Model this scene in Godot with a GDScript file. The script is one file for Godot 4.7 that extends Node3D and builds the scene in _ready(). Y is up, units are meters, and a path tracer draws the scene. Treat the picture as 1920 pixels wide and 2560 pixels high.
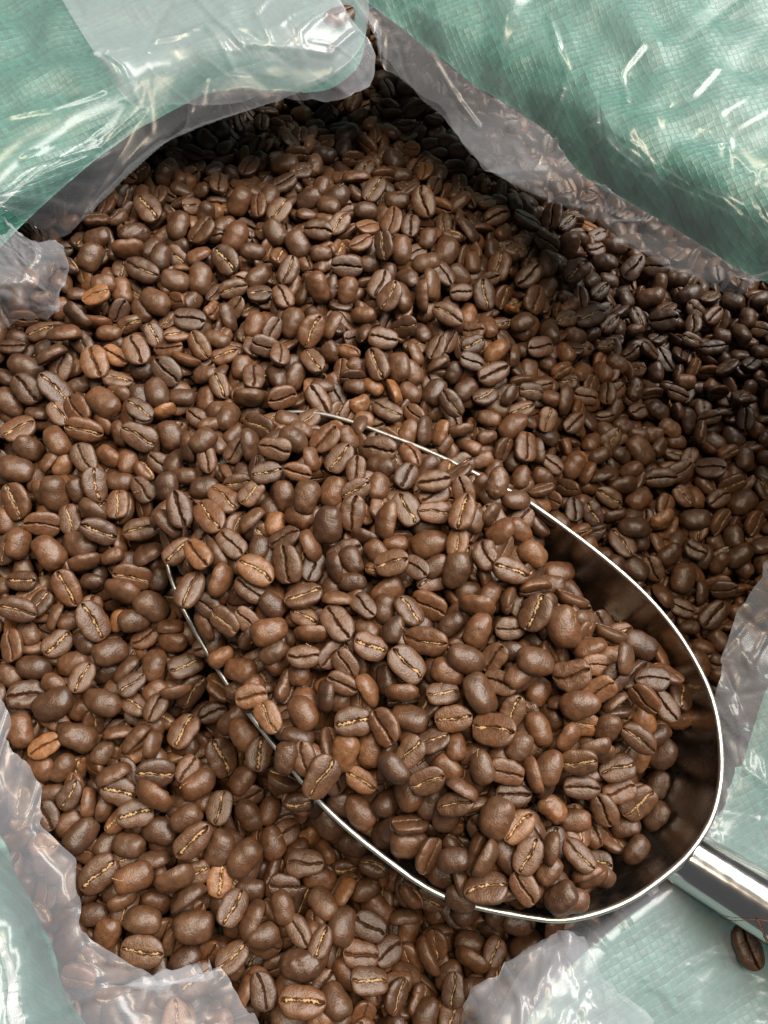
extends Node3D
# A sack of roasted coffee beans with a steel scoop. Lengths are worked out in millimetres and built in metres.

const MM := 0.001
const BEAN := Color(0.114, 0.056, 0.029)
# ---- camera: 235 mm from the middle of the bean bed, leaning 20 degrees off the vertical
const TILT := 20.0
const DIST := 235.0
const FOV := 66.0
var eye := Vector3(0, DIST * cos(deg_to_rad(TILT)), DIST * sin(deg_to_rad(TILT)))
var ahead := Vector3(0, -cos(deg_to_rad(TILT)), -sin(deg_to_rad(TILT)))
var upward := Vector3(0, sin(deg_to_rad(TILT)), -cos(deg_to_rad(TILT)))

var rng := RandomNumberGenerator.new()
var wob := FastNoiseLite.new()       # slow noise used for shapes
var fine := FastNoiseLite.new()
var taken := {}

# ------------------------------------------------------------------ small helpers
func sight(px: float, py: float) -> Vector3:   # direction through a point of the 1920 x 2560 survey
	var ty := tan(deg_to_rad(FOV / 2.0))
	return ahead + Vector3.RIGHT * ((px / 1920.0 * 2.0 - 1.0) * ty * 0.75) + upward * ((1.0 - py / 2560.0 * 2.0) * ty)

func spot(px: float, py: float, h: float) -> Vector3:   # the place at height h seen there, mm
	var v := sight(px, py)
	return eye + v * ((h - eye.y) / v.y)

func seen_at(p: Vector3) -> Vector2:
	var q := p - eye
	var z := q.dot(ahead)
	var ty := tan(deg_to_rad(FOV / 2.0))
	return Vector2((q.x / z / (ty * 0.75) + 1.0) * 960.0, (1.0 - q.dot(upward) / z / ty) * 1280.0)

func numbered(called: String) -> String:
	var n: int = taken.get(called, 0)
	taken[called] = n + 1
	return called if n == 0 else "%s_%03d" % [called, n]

func tag(o: Node, label: String, category := "", group := "", kind := "") -> void:
	if label: o.set_meta("label", label)
	if category: o.set_meta("category", category)
	if group: o.set_meta("group", group)
	if kind: o.set_meta("kind", kind)

func obj(called: String, mesh: Mesh, m: Material, parent: Node = self) -> MeshInstance3D:
	var o := MeshInstance3D.new()
	o.name = numbered(called) if parent == self else called
	o.mesh = mesh
	if m: o.material_override = m
	parent.add_child(o, true)
	return o

func thing(called: String, label: String, category: String) -> Node3D:
	var o := Node3D.new()
	o.name = numbered(called)
	add_child(o)
	tag(o, label, category)
	return o

func grid_mesh(p: PackedVector3Array, nu: int, nv: int, uv: PackedVector2Array, wrap := false, col := PackedColorArray()) -> ArrayMesh:
	# p holds nv rows of nu points (mm); normals from the neighbours
	var n := PackedVector3Array()
	n.resize(p.size())
	var idx := PackedInt32Array()
	for j in nv:
		var j0 := maxi(j - 1, 0) * nu
		var j1 := mini(j + 1, nv - 1) * nu
		for i in nu:
			var i0 := (i - 1 + nu) % nu if wrap else maxi(i - 1, 0)
			var i1 := (i + 1) % nu if wrap else mini(i + 1, nu - 1)
			n[j * nu + i] = (p[j1 + i] - p[j0 + i]).cross(p[j * nu + i1] - p[j * nu + i0]).normalized()
	for j in nv - 1:
		for i in (nu if wrap else nu - 1):
			var a := j * nu + i
			var b := j * nu + (i + 1) % nu
			idx.append_array([a, b, a + nu, b, b + nu, a + nu])
	var q := PackedVector3Array()
	q.resize(p.size())
	for k in p.size(): q[k] = p[k] * MM
	var arr := []
	arr.resize(Mesh.ARRAY_MAX)
	arr[Mesh.ARRAY_VERTEX] = q
	arr[Mesh.ARRAY_NORMAL] = n
	arr[Mesh.ARRAY_INDEX] = idx
	if uv.size(): arr[Mesh.ARRAY_TEX_UV] = uv
	if col.size(): arr[Mesh.ARRAY_COLOR] = col
	var me := ArrayMesh.new()
	me.add_surface_from_arrays(Mesh.PRIMITIVE_TRIANGLES, arr)
	return me

func noise_tex(freq: float, size: int, type := FastNoiseLite.TYPE_SIMPLEX_SMOOTH, octaves := 4, sd := 1, ramp: Gradient = null) -> NoiseTexture2D:
	var f := FastNoiseLite.new()
	f.noise_type = type
	f.frequency = freq
	f.fractal_octaves = octaves
	f.seed = sd
	var t := NoiseTexture2D.new()
	t.width = size
	t.height = size
	t.seamless = true
	t.noise = f
	if ramp: t.color_ramp = ramp
	return t

# ------------------------------------------------------------------ materials
var mat := {}
func make_materials() -> void:
	var mottle := Gradient.new()
	mottle.set_color(0, Color(0.72, 0.70, 0.68))
	mottle.set_color(1, Color(1.0, 0.98, 0.95))
	var mottle_tex := noise_tex(0.012, 512, FastNoiseLite.TYPE_SIMPLEX_SMOOTH, 5, 4, mottle)
	var leather := noise_tex(0.03, 512, FastNoiseLite.TYPE_SIMPLEX_SMOOTH, 4, 9)
	for tone in TONES:
		var m := StandardMaterial3D.new()
		m.albedo_color = TONES[tone].linear_to_srgb()
		m.vertex_color_use_as_albedo = true
		m.albedo_texture = mottle_tex
		m.uv1_triplanar = true
		m.uv1_scale = Vector3.ONE * 95.0
		m.roughness = 0.41
		m.metallic_specular = 0.5
		m.heightmap_enabled = true
		m.heightmap_texture = leather
		m.heightmap_scale = 0.008
		mat[tone] = m
	var c := StandardMaterial3D.new()
	c.albedo_color = Color(0.46, 0.31, 0.155).linear_to_srgb()
	c.albedo_texture = mottle_tex
	c.uv1_triplanar = true
	c.uv1_scale = Vector3.ONE * 300.0
	c.roughness = 0.6
	c.cull_mode = BaseMaterial3D.CULL_DISABLED
	mat.chaff = c
	# steel
	var steel := StandardMaterial3D.new()
	steel.albedo_color = Color(0.50, 0.49, 0.47).linear_to_srgb()
	steel.metallic = 1.0
	steel.roughness = 0.2
	var scuff := Gradient.new()
	scuff.set_color(0, Color(0.55, 0.55, 0.55))
	scuff.set_color(1, Color(1.0, 1.0, 1.0))
	steel.roughness_texture = noise_tex(0.02, 512, FastNoiseLite.TYPE_SIMPLEX_SMOOTH, 5, 21, scuff)
	steel.roughness = 0.33
	steel.uv1_triplanar = true
	steel.uv1_scale = Vector3.ONE * 22.0
	mat.steel = steel
	var rim := steel.duplicate()
	rim.roughness = 0.5
	rim.albedo_color = Color(0.62, 0.61, 0.59).linear_to_srgb()
	mat.rim = rim
	var polished := steel.duplicate()
	polished.roughness = 0.19
	polished.albedo_color = Color(0.58, 0.57, 0.55).linear_to_srgb()
	mat.polished = polished
	var rust := StandardMaterial3D.new()
	rust.albedo_color = Color(0.10, 0.035, 0.015).linear_to_srgb()
	rust.roughness = 0.85
	mat.rust = rust
	# woven tape of the sack
	var w := StandardMaterial3D.new()
	var tex := weave_textures()
	w.albedo_color = Color(1, 1, 1)
	w.albedo_texture = tex[0]
	w.heightmap_enabled = true
	w.heightmap_texture = tex[1]
	w.heightmap_scale = 0.017
	w.roughness = 0.42
	w.cull_mode = BaseMaterial3D.CULL_DISABLED
	w.backlight_enabled = true
	w.backlight = Color(0.18, 0.18, 0.18)
	mat.weave = w
	# clear film
	var film := StandardMaterial3D.new()
	film.transparency = BaseMaterial3D.TRANSPARENCY_ALPHA
	film.albedo_color = Color(0.78, 0.80, 0.85, 0.075)
	film.roughness = 0.24
	film.metallic_specular = 0.42
	film.cull_mode = BaseMaterial3D.CULL_DISABLED
	film.heightmap_enabled = true
	film.heightmap_texture = noise_tex(0.008, 512, FastNoiseLite.TYPE_SIMPLEX_SMOOTH, 4, 5)
	film.heightmap_scale = 0.006
	film.uv1_scale = Vector3.ONE * 0.26
	mat.film = film
	var folded := film.duplicate()          # where the liner lies doubled
	folded.albedo_color = Color(0.78, 0.80, 0.85, 0.19)
	mat.film_doubled = folded

func weave_textures() -> Array:
	# plain weave of flat tapes: 12 x 12 tapes, 40 pixels each
	var tapes := 12
	var px := 40
	var size := tapes * px
	var a := Image.create(size, size, false, Image.FORMAT_RGB8)
	var h := Image.create(size, size, false, Image.FORMAT_RGB8)
	var tone := []
	for k in tapes * 2: tone.append(rng.randf_range(0.78, 1.18))
	for y in size:
		var ty := y / px
		var fy := float(y % px) / px
		for x in size:
			var tx := x / px
			var fx := float(x % px) / px
			var over_x := (tx + ty) % 2 == 0        # the tape that runs along x is on top
			var along := fx if over_x else fy
			var across := fy if over_x else fx
			var t: float = tone[ty] if over_x else tone[tapes + tx]
			var streak := fine.get_noise_2d(across * 90.0 + (ty * 31 if over_x else tx * 57), along * 6.0 + (tx if over_x else ty) * 6.0)
			var b := t * (1.0 + 0.10 * streak)
			a.set_pixel(x, y, Color(0.043 * b, 0.150 * b, 0.122 * b * (0.94 + 0.06 * t)).linear_to_srgb())
			var e := sin(PI * along)
			var edge := clampf(minf(across, 1.0 - across) / 0.07, 0.0, 1.0)
			var hh := 0.25 + 0.6 * pow(e, 0.5) * (0.55 + 0.45 * edge) + 0.05 * streak
			h.set_pixel(x, y, Color(hh, hh, hh))
	return [ImageTexture.create_from_image(a), ImageTexture.create_from_image(h)]

# ------------------------------------------------------------------ sheets (woven sack and film)
func cat(a: Vector3, b: Vector3, c: Vector3, d: Vector3, t: float) -> Vector3:
	return 0.5 * (2.0 * b + (c - a) * t + (2.0 * a - 5.0 * b + 4.0 * c - d) * t * t + (3.0 * b - a - 3.0 * c + d) * t * t * t)

func spline(pts: Array, t: float) -> Vector3:    # t 0..1 over the list
	var n := pts.size() - 1
	var f := clampf(t, 0.0, 1.0) * n
	var i := mini(int(f), n - 1)
	return cat(pts[maxi(i - 1, 0)], pts[i], pts[i + 1], pts[mini(i + 2, n)], f - i)

func row_of(s: String) -> Array:
	var out := []
	for w in s.split(" ", false):
		var c := w.split_floats(",")
		out.append(spot(c[0] * 1920.0 / 1659.0, c[1] * 2560.0 / 2212.0, c[2]))
	return out

func make_folds(sd: int, count: int, least: float, most: float) -> Array:
	var r := RandomNumberGenerator.new()
	r.seed = sd
	var folds := []
	for k in count:
		var wave := least * pow(most / least, r.randf())
		var ang := r.randf() * TAU
		folds.append([Vector2(cos(ang), sin(ang)) / wave, r.randf() * 10.0, wave, Vector2(r.randf() * 400.0, r.randf() * 400.0)])
	return folds

func make_creases(sd: int, count: int, area: Rect2) -> Array:
	# sharp pinched lines: start, direction, length, half width, height
	var r := RandomNumberGenerator.new()
	r.seed = sd * 7 + 1
	var out := []
	for k in count:
		var at := area.position + Vector2(r.randf(), r.randf()) * area.size
		var rays := 1 if r.randf() < 0.6 else r.randi_range(3, 5)      # some meet in a puckered point
		var a0 := r.randf() * TAU
		for q in rays:
			var a := a0 + (TAU * q / rays + r.randf_range(-0.5, 0.5) if rays > 1 else 0.0)
			var w := r.randf_range(0.7, 1.5)
			out.append([at, Vector2(cos(a), sin(a)), r.randf_range(8.0, 34.0), w, w * r.randf_range(0.25, 0.6) * (1.0 if r.randf() < 0.7 else -1.0)])
	return out

func pinched(p: Vector2, creases: Array) -> float:
	var s := 0.0
	for c in creases:
		var d: Vector2 = p - c[0]
		var across: float = absf(d.cross(c[1]))
		if across < c[3]:
			var along: float = d.dot(c[1]) / c[2]
			if along > 0.0 and along < 1.0:
				s += c[4] * (1.0 - across / c[3]) * minf(1.0, (1.0 - along) * 1.6) * minf(1.0, along * 8.0)
	return s

# long sharp creases that the photograph shows, by film fold: points with their height
const CREASES := {
	31: "0,40,40 40,80,40 75,120,39|60,330,30 150,300,30 240,250,30|100,420,26 230,360,24 330,300,23",
	32: "415,-10,48 475,75,46 525,125,44 625,135,42 715,140,40 780,95,38|425,225,38 422,262,36|240,150,48 280,185,45 305,235,42|340,100,48 450,75,47 500,150,44 565,200,40|600,-20,48 560,60,46 590,120,44|700,60,42 650,110,42 660,190,38",
	33: "1190,-5,58 1212,99,54 1232,149,52 1201,243,46 1163,342,40|1163,342,40 1229,315,44 1273,287,48|1223,364,40 1295,342,44 1328,359,46 1378,384,47 1450,359,52 1544,331,58|826,28,44 826,88,42 851,149,38|754,11,40 826,28,44|903,6,48 859,44,46|1627,381,60 1610,458,54 1599,640,44|1400,60,62 1340,160,56 1350,230,54|1560,120,64 1500,200,60 1440,240,56|931,77,44 985,160,42 1040,250,38",
	34: "75,545,34 80,575,32 65,605,30|20,640,28 70,640,26 110,655,22|40,690,24 70,640,26 120,590,24|70,640,26 60,700,20",
	35: "30,1829,34 90,1694,24|70,1814,30 10,1789,36|145,1854,26 165,1929,24 170,2064,26 115,2154,36|170,2064,26 260,2095,26 345,2124,26|115,2154,36 100,2069,36 65,1969,38|480,2114,24 425,2154,28 350,2189,34|145,1854,26 70,1814,30|280,2110,26 300,2180,32 260,2215,38",
	36: "1607,1423,18 1622,1449,18|1558,1528,16 1588,1573,16 1595,1588,14|1577,1535,16 1610,1603,14|1335,1977,14 1361,2024,14 1395,2067,14|1395,2131,13 1476,2152,11 1485,2186,12 1578,2186,10 1608,2139,8|1254,2003,16 1292,2033,15 1318,2058,14 1378,2101,13 1442,2152,12 1476,2191,13|1600,1660,12 1640,1700,9 1650,1780,8|1500,2090,10 1560,2060,7 1620,2070,6|1430,2000,11 1470,2060,10 1440,2110,12",
	37: "1194,2041,24 1207,2075,25 1249,2118,26 1292,2169,25|1015,2169,22 1091,2101,22 1194,2041,22|1279,2097,25 1305,2169,25 1288,2212,25|1091,2101,22 1130,2160,26 1120,2230,28|1207,2075,25 1160,2140,27",
	38: "790,90,36 850,120,40|1000,320,36 1060,290,40|1200,440,38 1250,410,42",
}

func long_creases(sd: int) -> Array:
	var r := RandomNumberGenerator.new()
	r.seed = sd
	var out := []
	for line in (CREASES.get(sd, "") as String).split("|", false):
		var row := row_of(line)
		for i in row.size() - 1:
			var a := Vector2(row[i].x, row[i].z)
			var b := Vector2(row[i + 1].x, row[i + 1].z)
			var w := r.randf_range(0.9, 1.5)
			out.append([a, (b - a).normalized(), (b - a).length(), w, w * r.randf_range(0.4, 0.75)])
	return out

func ridged(p: Vector2, list: Array) -> float:
	var s := 0.0
	for c in list:
		var d: Vector2 = p - c[0]
		var along: float = d.dot(c[1])
		var off := absf(d.cross(c[1]))
		var past := maxf(0.0, maxf(-along, along - c[2]))
		off = sqrt(off * off + past * past)
		if off < c[3]: s = maxf(s, c[4] * (1.0 - off / c[3]))
	return s

const FACET_CELL := 0.9
func facet_field(area: Rect2, spacing: float, height: float, sd: int, stretch := 1.0, turn := 0.0) -> Array:
	# film creases into flat facets: random points with random heights, joined by triangles
	var r := RandomNumberGenerator.new()
	r.seed = sd
	var spin := Transform2D(turn, Vector2.ZERO) * Transform2D(Vector2(stretch, 0), Vector2(0, 1.0 / sqrt(stretch)), Vector2.ZERO)
	var back := spin.affine_inverse()
	var box := Rect2(back * area.position, Vector2.ZERO)
	for c in [Vector2(area.end.x, area.position.y), Vector2(area.position.x, area.end.y), area.end]: box = box.expand(back * c)
	box = box.grow(spacing * 1.5)
	var pts := PackedVector2Array()
	var hs := PackedFloat32Array()
	var y := box.position.y
	while y < box.end.y:
		var x := box.position.x
		while x < box.end.x:
			if r.randf() < 0.8:
				pts.append(spin * Vector2(x + r.randf_range(-0.62, 0.62) * spacing, y + r.randf_range(-0.62, 0.62) * spacing))
				var k := r.randf_range(-1.0, 1.0)
				hs.append(height * k * absf(k))
			x += spacing
		y += spacing
	var nx := int(area.size.x / FACET_CELL) + 3
	var ny := int(area.size.y / FACET_CELL) + 3
	var g := PackedFloat32Array()
	g.resize(nx * ny)
	var tri := Geometry2D.triangulate_delaunay(pts)
	for t in range(0, tri.size(), 3):
		var a := (pts[tri[t]] - area.position) / FACET_CELL
		var b := (pts[tri[t + 1]] - area.position) / FACET_CELL
		var c := (pts[tri[t + 2]] - area.position) / FACET_CELL
		var den := (b - a).cross(c - a)
		if absf(den) < 1e-6: continue
		for j in range(maxi(0, int(ceil(minf(a.y, minf(b.y, c.y))))), mini(ny - 1, int(floor(maxf(a.y, maxf(b.y, c.y))))) + 1):
			for i in range(maxi(0, int(ceil(minf(a.x, minf(b.x, c.x))))), mini(nx - 1, int(floor(maxf(a.x, maxf(b.x, c.x))))) + 1):
				var q := Vector2(i, j)
				var wb := (q - a).cross(c - a) / den
				var wc := (b - a).cross(q - a) / den
				if wb < -0.001 or wc < -0.001 or wb + wc > 1.001: continue
				g[j * nx + i] = hs[tri[t]] * (1.0 - wb - wc) + hs[tri[t + 1]] * wb + hs[tri[t + 2]] * wc
	return [g, nx, area.position]

func facet_at(f: Array, p: Vector2) -> float:
	var q: Vector2 = (p - f[2]) / FACET_CELL
	var i := int(q.x)
	var j := int(q.y)
	var u := q.x - i
	var v := q.y - j
	var k: int = j * f[1] + i
	var g: PackedFloat32Array = f[0]
	return lerpf(lerpf(g[k], g[k + 1], u), lerpf(g[k + f[1]], g[k + f[1] + 1], u), v)

func crumple(p: Vector2, folds: Array) -> float:
	var s := 0.0
	var q := p + Vector2(wob.get_noise_2d(p.x * 0.9, p.y * 0.9), wob.get_noise_2d(p.x * 0.9 + 77.0, p.y * 0.9)) * 7.0
	for f in folds:
		var gate := clampf(wob.get_noise_2d(p.x * 0.8 + f[3].x, p.y * 0.8 + f[3].y) * 3.0 + 0.25, 0.0, 1.0)
		if gate > 0.0:
			var u: float = q.dot(f[0]) + f[1]
			var t := absf(u - floorf(u) - 0.5) * 2.0
			s += gate * f[2] * (t - 0.5)
	return s

# heights of the sack's sides, so that the film can lie on them
const DRAPE_CELL := 2.0
var drape := {}

func note_drape(p: PackedVector3Array) -> void:
	for q in p:
		var c := Vector2i(int(floor(q.x / DRAPE_CELL)), int(floor(q.z / DRAPE_CELL)))
		drape[c] = maxf(drape.get(c, -1e9), q.y)

func drape_height(x: float, z: float) -> float:
	var c := Vector2i(int(floor(x / DRAPE_CELL)), int(floor(z / DRAPE_CELL)))
	var h := -1e9
	for j in [-1, 0, 1]:
		for i in [-1, 0, 1]: h = maxf(h, drape.get(c + Vector2i(i, j), -1e9))
	return h

func zigzag(t: float, sd: int) -> float:
	var i := int(floor(t))
	return lerpf(fine.get_noise_2d(i * 61.7, sd * 23.1), fine.get_noise_2d((i + 1) * 61.7, sd * 23.1), t - i) * 2.2

func sheet(rows: Array, step: float, folds: Array, height: float, weave_turn := 0.5, pinches := 0, sd := 0) -> ArrayMesh:
	# rows run from the free edge outwards; each is a list of points in mm
	var length := 0.0
	for i in rows[0].size() - 1: length += (rows[0][i + 1] - rows[0][i]).length()
	var depth := 0.0
	for j in rows.size() - 1: depth += (spline(rows[j + 1], 0.5) - spline(rows[j], 0.5)).length()
	var nu := clampi(int(length / step), 20, 440)
	var nv := clampi(int(depth / step), 12, 280)
	var p := PackedVector3Array()
	var uv := PackedVector2Array()
	p.resize(nu * nv)
	uv.resize(nu * nv)
	var turn := Transform2D(weave_turn, Vector2.ZERO)
	for i in nu:
		var column := []
		for r in rows: column.append(spline(r, float(i) / (nu - 1)))
		if pinches:                # the free edge is torn and folded: straight runs with corners
			var f: float = float(i) / (nu - 1) * (rows[0].size() - 1)
			var at := mini(int(f), rows[0].size() - 2)
			var straight: Vector3 = rows[0][at].lerp(rows[0][at + 1], f - at)
			var e: Vector3 = column[0].lerp(straight, 0.8)
			var inward: Vector3 = (column[0] - column[1]).normalized()
			column[0] = e + inward * (zigzag(f * 1.3, sd) * 0.9 + zigzag(f * 4.1, sd + 9) * 0.25) + Vector3(0, zigzag(f * 1.9, sd + 5) * 1.3, 0)
		var last: Vector3 = column[0]
		var mark := Vector2(last.x, last.z)
		for j in nv:
			var t := pow(float(j) / (nv - 1), 1.25)
			var q := spline(column, t)
			var flat_step := Vector2(q.x - last.x, q.z - last.z)
			if flat_step.length() > 1e-5: mark += flat_step.normalized() * (q - last).length()
			last = q
			p[j * nu + i] = q
			uv[j * nu + i] = turn * mark
	var flat := p.duplicate()
	var area := Rect2(uv[0], Vector2.ZERO)
	for q in uv: area = area.expand(q)
	var creases := make_creases(sd, pinches, area)
	var facets := []
	var long := long_creases(sd) if pinches else []
	if pinches:
		facets.append(facet_field(area, 26.0, 34.0 * height, sd * 3 + 1))
		facets.append(facet_field(area, 11.0, 15.0 * height, sd * 3 + 2, 2.2, sd * 1.3))
		facets.append(facet_field(area, 5.0, 4.5 * height, sd * 3 + 3, 3.0, sd * 2.1))
	for j in nv:
		for i in nu:
			var du := flat[j * nu + mini(i + 1, nu - 1)] - flat[j * nu + maxi(i - 1, 0)]
			var dv := flat[mini(j + 1, nv - 1) * nu + i] - flat[maxi(j - 1, 0) * nu + i]
			var n := du.cross(dv).normalized()
			if n.y < 0: n = -n
			var q := flat[j * nu + i]
			var c := 0.0
			if pinches:
				c = pinched(uv[j * nu + i], creases) * 0.7 + ridged(Vector2(q.x, q.z), long)
				var calm := clampf(0.65 + 1.6 * wob.get_noise_2d(q.x * 0.9 + sd * 40.0, q.z * 0.9), 0.15, 1.0)
				c += facet_at(facets[0], uv[j * nu + i])
				for m in [1, 2]: c += facet_at(facets[m], uv[j * nu + i]) * calm
			else: c = crumple(uv[j * nu + i], folds) * height
			p[j * nu + i] = q + n * c
	if pinches == 0: note_drape(p)
	else:
		var lift := PackedFloat32Array()
		lift.resize(p.size())
		for k in p.size():
			var short := drape_height(p[k].x, p[k].z) + 2.2 - p[k].y
			lift[k] = short if short > 0.0 and short < 30.0 else 0.0
		for again in 16:            # smooth the lift so that the film spans from one touch to the next
			var l2 := lift.duplicate()
			for j in range(1, nv - 1):
				for i in range(1, nu - 1):
					var k := j * nu + i
					var mean := (lift[k - 1] + lift[k + 1] + lift[k - nu] + lift[k + nu]) * 0.25
					l2[k] = maxf(lift[k], mean) if again < 10 else mean
			lift = l2
		for k in p.size(): p[k].y += lift[k]
	var scaled := PackedVector2Array()
	scaled.resize(uv.size())
	for k in uv.size(): scaled[k] = uv[k] / 21.6       # twelve tapes of 1.8 mm
	return grid_mesh(p, nu, nv, scaled)

# ------------------------------------------------------------------ one bean
const TONES := {
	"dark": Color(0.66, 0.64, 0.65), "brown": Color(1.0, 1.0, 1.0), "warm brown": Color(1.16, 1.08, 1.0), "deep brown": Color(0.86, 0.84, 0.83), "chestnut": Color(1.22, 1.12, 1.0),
	"light brown": Color(1.6, 1.55, 1.4), "orange tan": Color(2.1, 1.95, 1.6), "greyish brown": Color(0.96, 1.0, 1.08),
}
var bean_mesh := []      # per variant: the body
var chaff_mesh := []     # per variant: the golden skin in its crease
var bean_size := []      # per variant: half length, half thickness, half width
const REGULAR := [0, 1, 2, 3, 4, 5, 6, 7, 8, 9]
const PEABERRY := [10, 11]
const WRINKLED := [12, 13]
const BROKEN := [14]

func make_bean(v: int) -> void:
	var r := RandomNumberGenerator.new()
	r.seed = 100 + v
	var pea := v in PEABERRY
	var wrinkled := v in WRINKLED
	var broken := v in BROKEN
	var a := r.randf_range(4.6, 5.3)
	var b := r.randf_range(3.25, 3.75)
	var cd := r.randf_range(2.75, 3.25)
	var cv := r.randf_range(0.55, 0.85)
	if pea:
		a = 4.4; b = 2.9; cd = 2.7; cv = 2.1
	var blunt := r.randf_range(2.25, 2.7)
	var egg := r.randf_range(-0.10, 0.10)
	var bend := r.randf_range(-0.35, 0.35)
	var wave := r.randf_range(0.15, 0.5) * (1.0 if r.randf() < 0.5 else -1.0)
	var deep := r.randf_range(1.1, 1.7)
	var wide := r.randf_range(0.12, 0.22)
	var cheek := r.randf_range(0.08, 0.3)
	var lump := 0.6 if wrinkled else 0.40
	var rough := 0.16 if wrinkled else 0.042
	var lat := [1.0, 0.96, 0.88, 0.76, 0.62, 0.48, 0.36, 0.26, 0.19, 0.13, 0.08, 0.04, 0.0, -0.04, -0.08, -0.13, -0.19, -0.26, -0.36, -0.48, -0.62, -0.76, -0.88, -0.96]
	var top := 15
	var nu := top + lat.size()
	var nv := 33
	var p := PackedVector3Array()
	var uv := PackedVector2Array()
	var col := PackedColorArray()
	var lift := (cd - cv) / 2.0
	var zc_of := func(x: float) -> float:
		return wave * sin(PI * x / a * 0.9 + v) + 0.22 * wob.get_noise_2d(x * 30.0, v * 50.0)
	for j in nv:
		var th := PI * j / (nv - 1)
		var x := -a * cos(th)
		var rr := pow(maxf(0.0, 1.0 - pow(absf(cos(th)), blunt)), 1.0 / blunt) if j > 0 and j < nv - 1 else 0.0
		rr *= 1.0 + egg * x / a
		for i in nu:
			var y := 0.0
			var z := 0.0
			if i < top:
				var ph := PI - PI * i / top           # from -z over the top to +z
				z = b * rr * cos(ph)
				y = cd * rr * pow(sin(ph), 0.92)
			else:
				var s: float = lat[i - top]
				z = b * rr * s
				var q := absf(s)
				var zc: float = zc_of.call(x)
				# slide the dense middle columns so that they follow the crease
				z += zc * (1.0 - q) * (1.0 if absf(x) < a * 0.97 else 0.0)
				y = -cv * pow(maxf(0.0, 1.0 - pow(q, 3.4)), 0.55) * pow(rr, 0.8)
				y -= cheek * pow(maxf(0.0, sin(PI * minf(1.0, q * 1.05))), 0.5) * rr * (0.25 if pea else 1.0)
				var reach := clampf((0.97 - absf(x) / a) / 0.1, 0.0, 1.0)
				var w := wide * (1.0 + 0.8 * wob.get_noise_2d(x * 40.0, 300.0 + v * 30.0) + 0.5 * smoothstep(0.55, 0.85, absf(x) / a))
				var dz := (z - zc) / maxf(w, 0.1)
				y += deep * exp(-dz * dz) * reach * (0.7 + 0.3 * rr)
			z += bend * (x * x / (a * a) - 0.4)
			var d := Vector3(x, y, z)
			var n := Vector3(x / (a * a), y / (cd * cd), z / (b * b)).normalized()
			var big := wob.get_noise_3d(x * 9.0 + v * 90.0, y * 9.0, z * 9.0) * lump
			var small := fine.get_noise_3d(x * 26.0 + v * 70.0, y * 26.0, z * 26.0) * rough
			if wrinkled: small -= 0.22 * absf(wob.get_noise_3d(x * 16.0, y * 34.0 + v * 9.0, z * 34.0))
			d += n * (big + small)
			if broken and d.x > 0.6 + 0.8 * wob.get_noise_2d(d.y * 30.0, d.z * 30.0):
				d.x = 0.6 + 0.8 * wob.get_noise_2d(d.y * 30.0, d.z * 30.0) + 0.12 * (d.x - 0.6)
			d.y -= lift
			p.append(d)
			uv.append(Vector2(float(j) / nv, float(i) / nu))
			var k := 1.0 + 0.28 * wob.get_noise_3d(x * 7.0 + 31.0 * v, y * 7.0, z * 7.0)
			var warm := 1.0 + 0.10 * wob.get_noise_3d(x * 5.0, y * 5.0 + 17.0 * v, z * 5.0)
			col.append(Color(BEAN.r * k * warm, BEAN.g * k, BEAN.b * k / warm))
	bean_mesh.append(grid_mesh(p, nu, nv, uv, true, col))
	var box := AABB(p[0], Vector3.ZERO)
	for q in p: box = box.expand(q)
	bean_size.append(box.size * 0.5)
	# the silver skin: a torn ribbon that lies in the crease
	var cp := PackedVector3Array()
	var cc := PackedColorArray()
	var n := 41
	var full := r.randf_range(0.7, 1.75)
	for j in n:
		var x := lerpf(-0.86, 0.86, float(j) / (n - 1)) * a
		var zc: float = zc_of.call(x) + bend * (x * x / (a * a) - 0.4)
		var rr := pow(maxf(0.0, 1.0 - pow(absf(x / a), blunt)), 1.0 / blunt)
		var gate := clampf(0.85 + 2.1 * wob.get_noise_2d(x * 16.0, 900.0 + v * 40.0), 0.12, 1.0) * smoothstep(0.86, 0.7, absf(x) / a)
		var w := gate * (0.36 + 0.9 * fine.get_noise_2d(x * 46.0, v * 30.0))
		var w2 := gate * (0.36 + 0.9 * fine.get_noise_2d(x * 46.0, v * 30.0 + 500.0))
		w = clampf(w * full, 0.03, 0.95)
		w2 = clampf(w2 * full, 0.03, 0.95)
		var y0 := -cv * pow(rr, 0.8) * 0.97 - lift + 0.05 + 0.25 * (1.0 - gate) + 0.10 * fine.get_noise_2d(x * 60.0, 40.0)
		for k in 5:
			var s := k / 2.0 - 1.0
			var zz := zc + (s * w if s < 0 else s * w2)
			cp.append(Vector3(x, y0 - 0.10 * (1.0 - s * s) + (0.35 if absf(s) == 1.0 else 0.0), zz))
			cc.append(Color(1, 1, 1))
	chaff_mesh.append(grid_mesh(cp, 5, n, PackedVector2Array(), false, cc))

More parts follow.
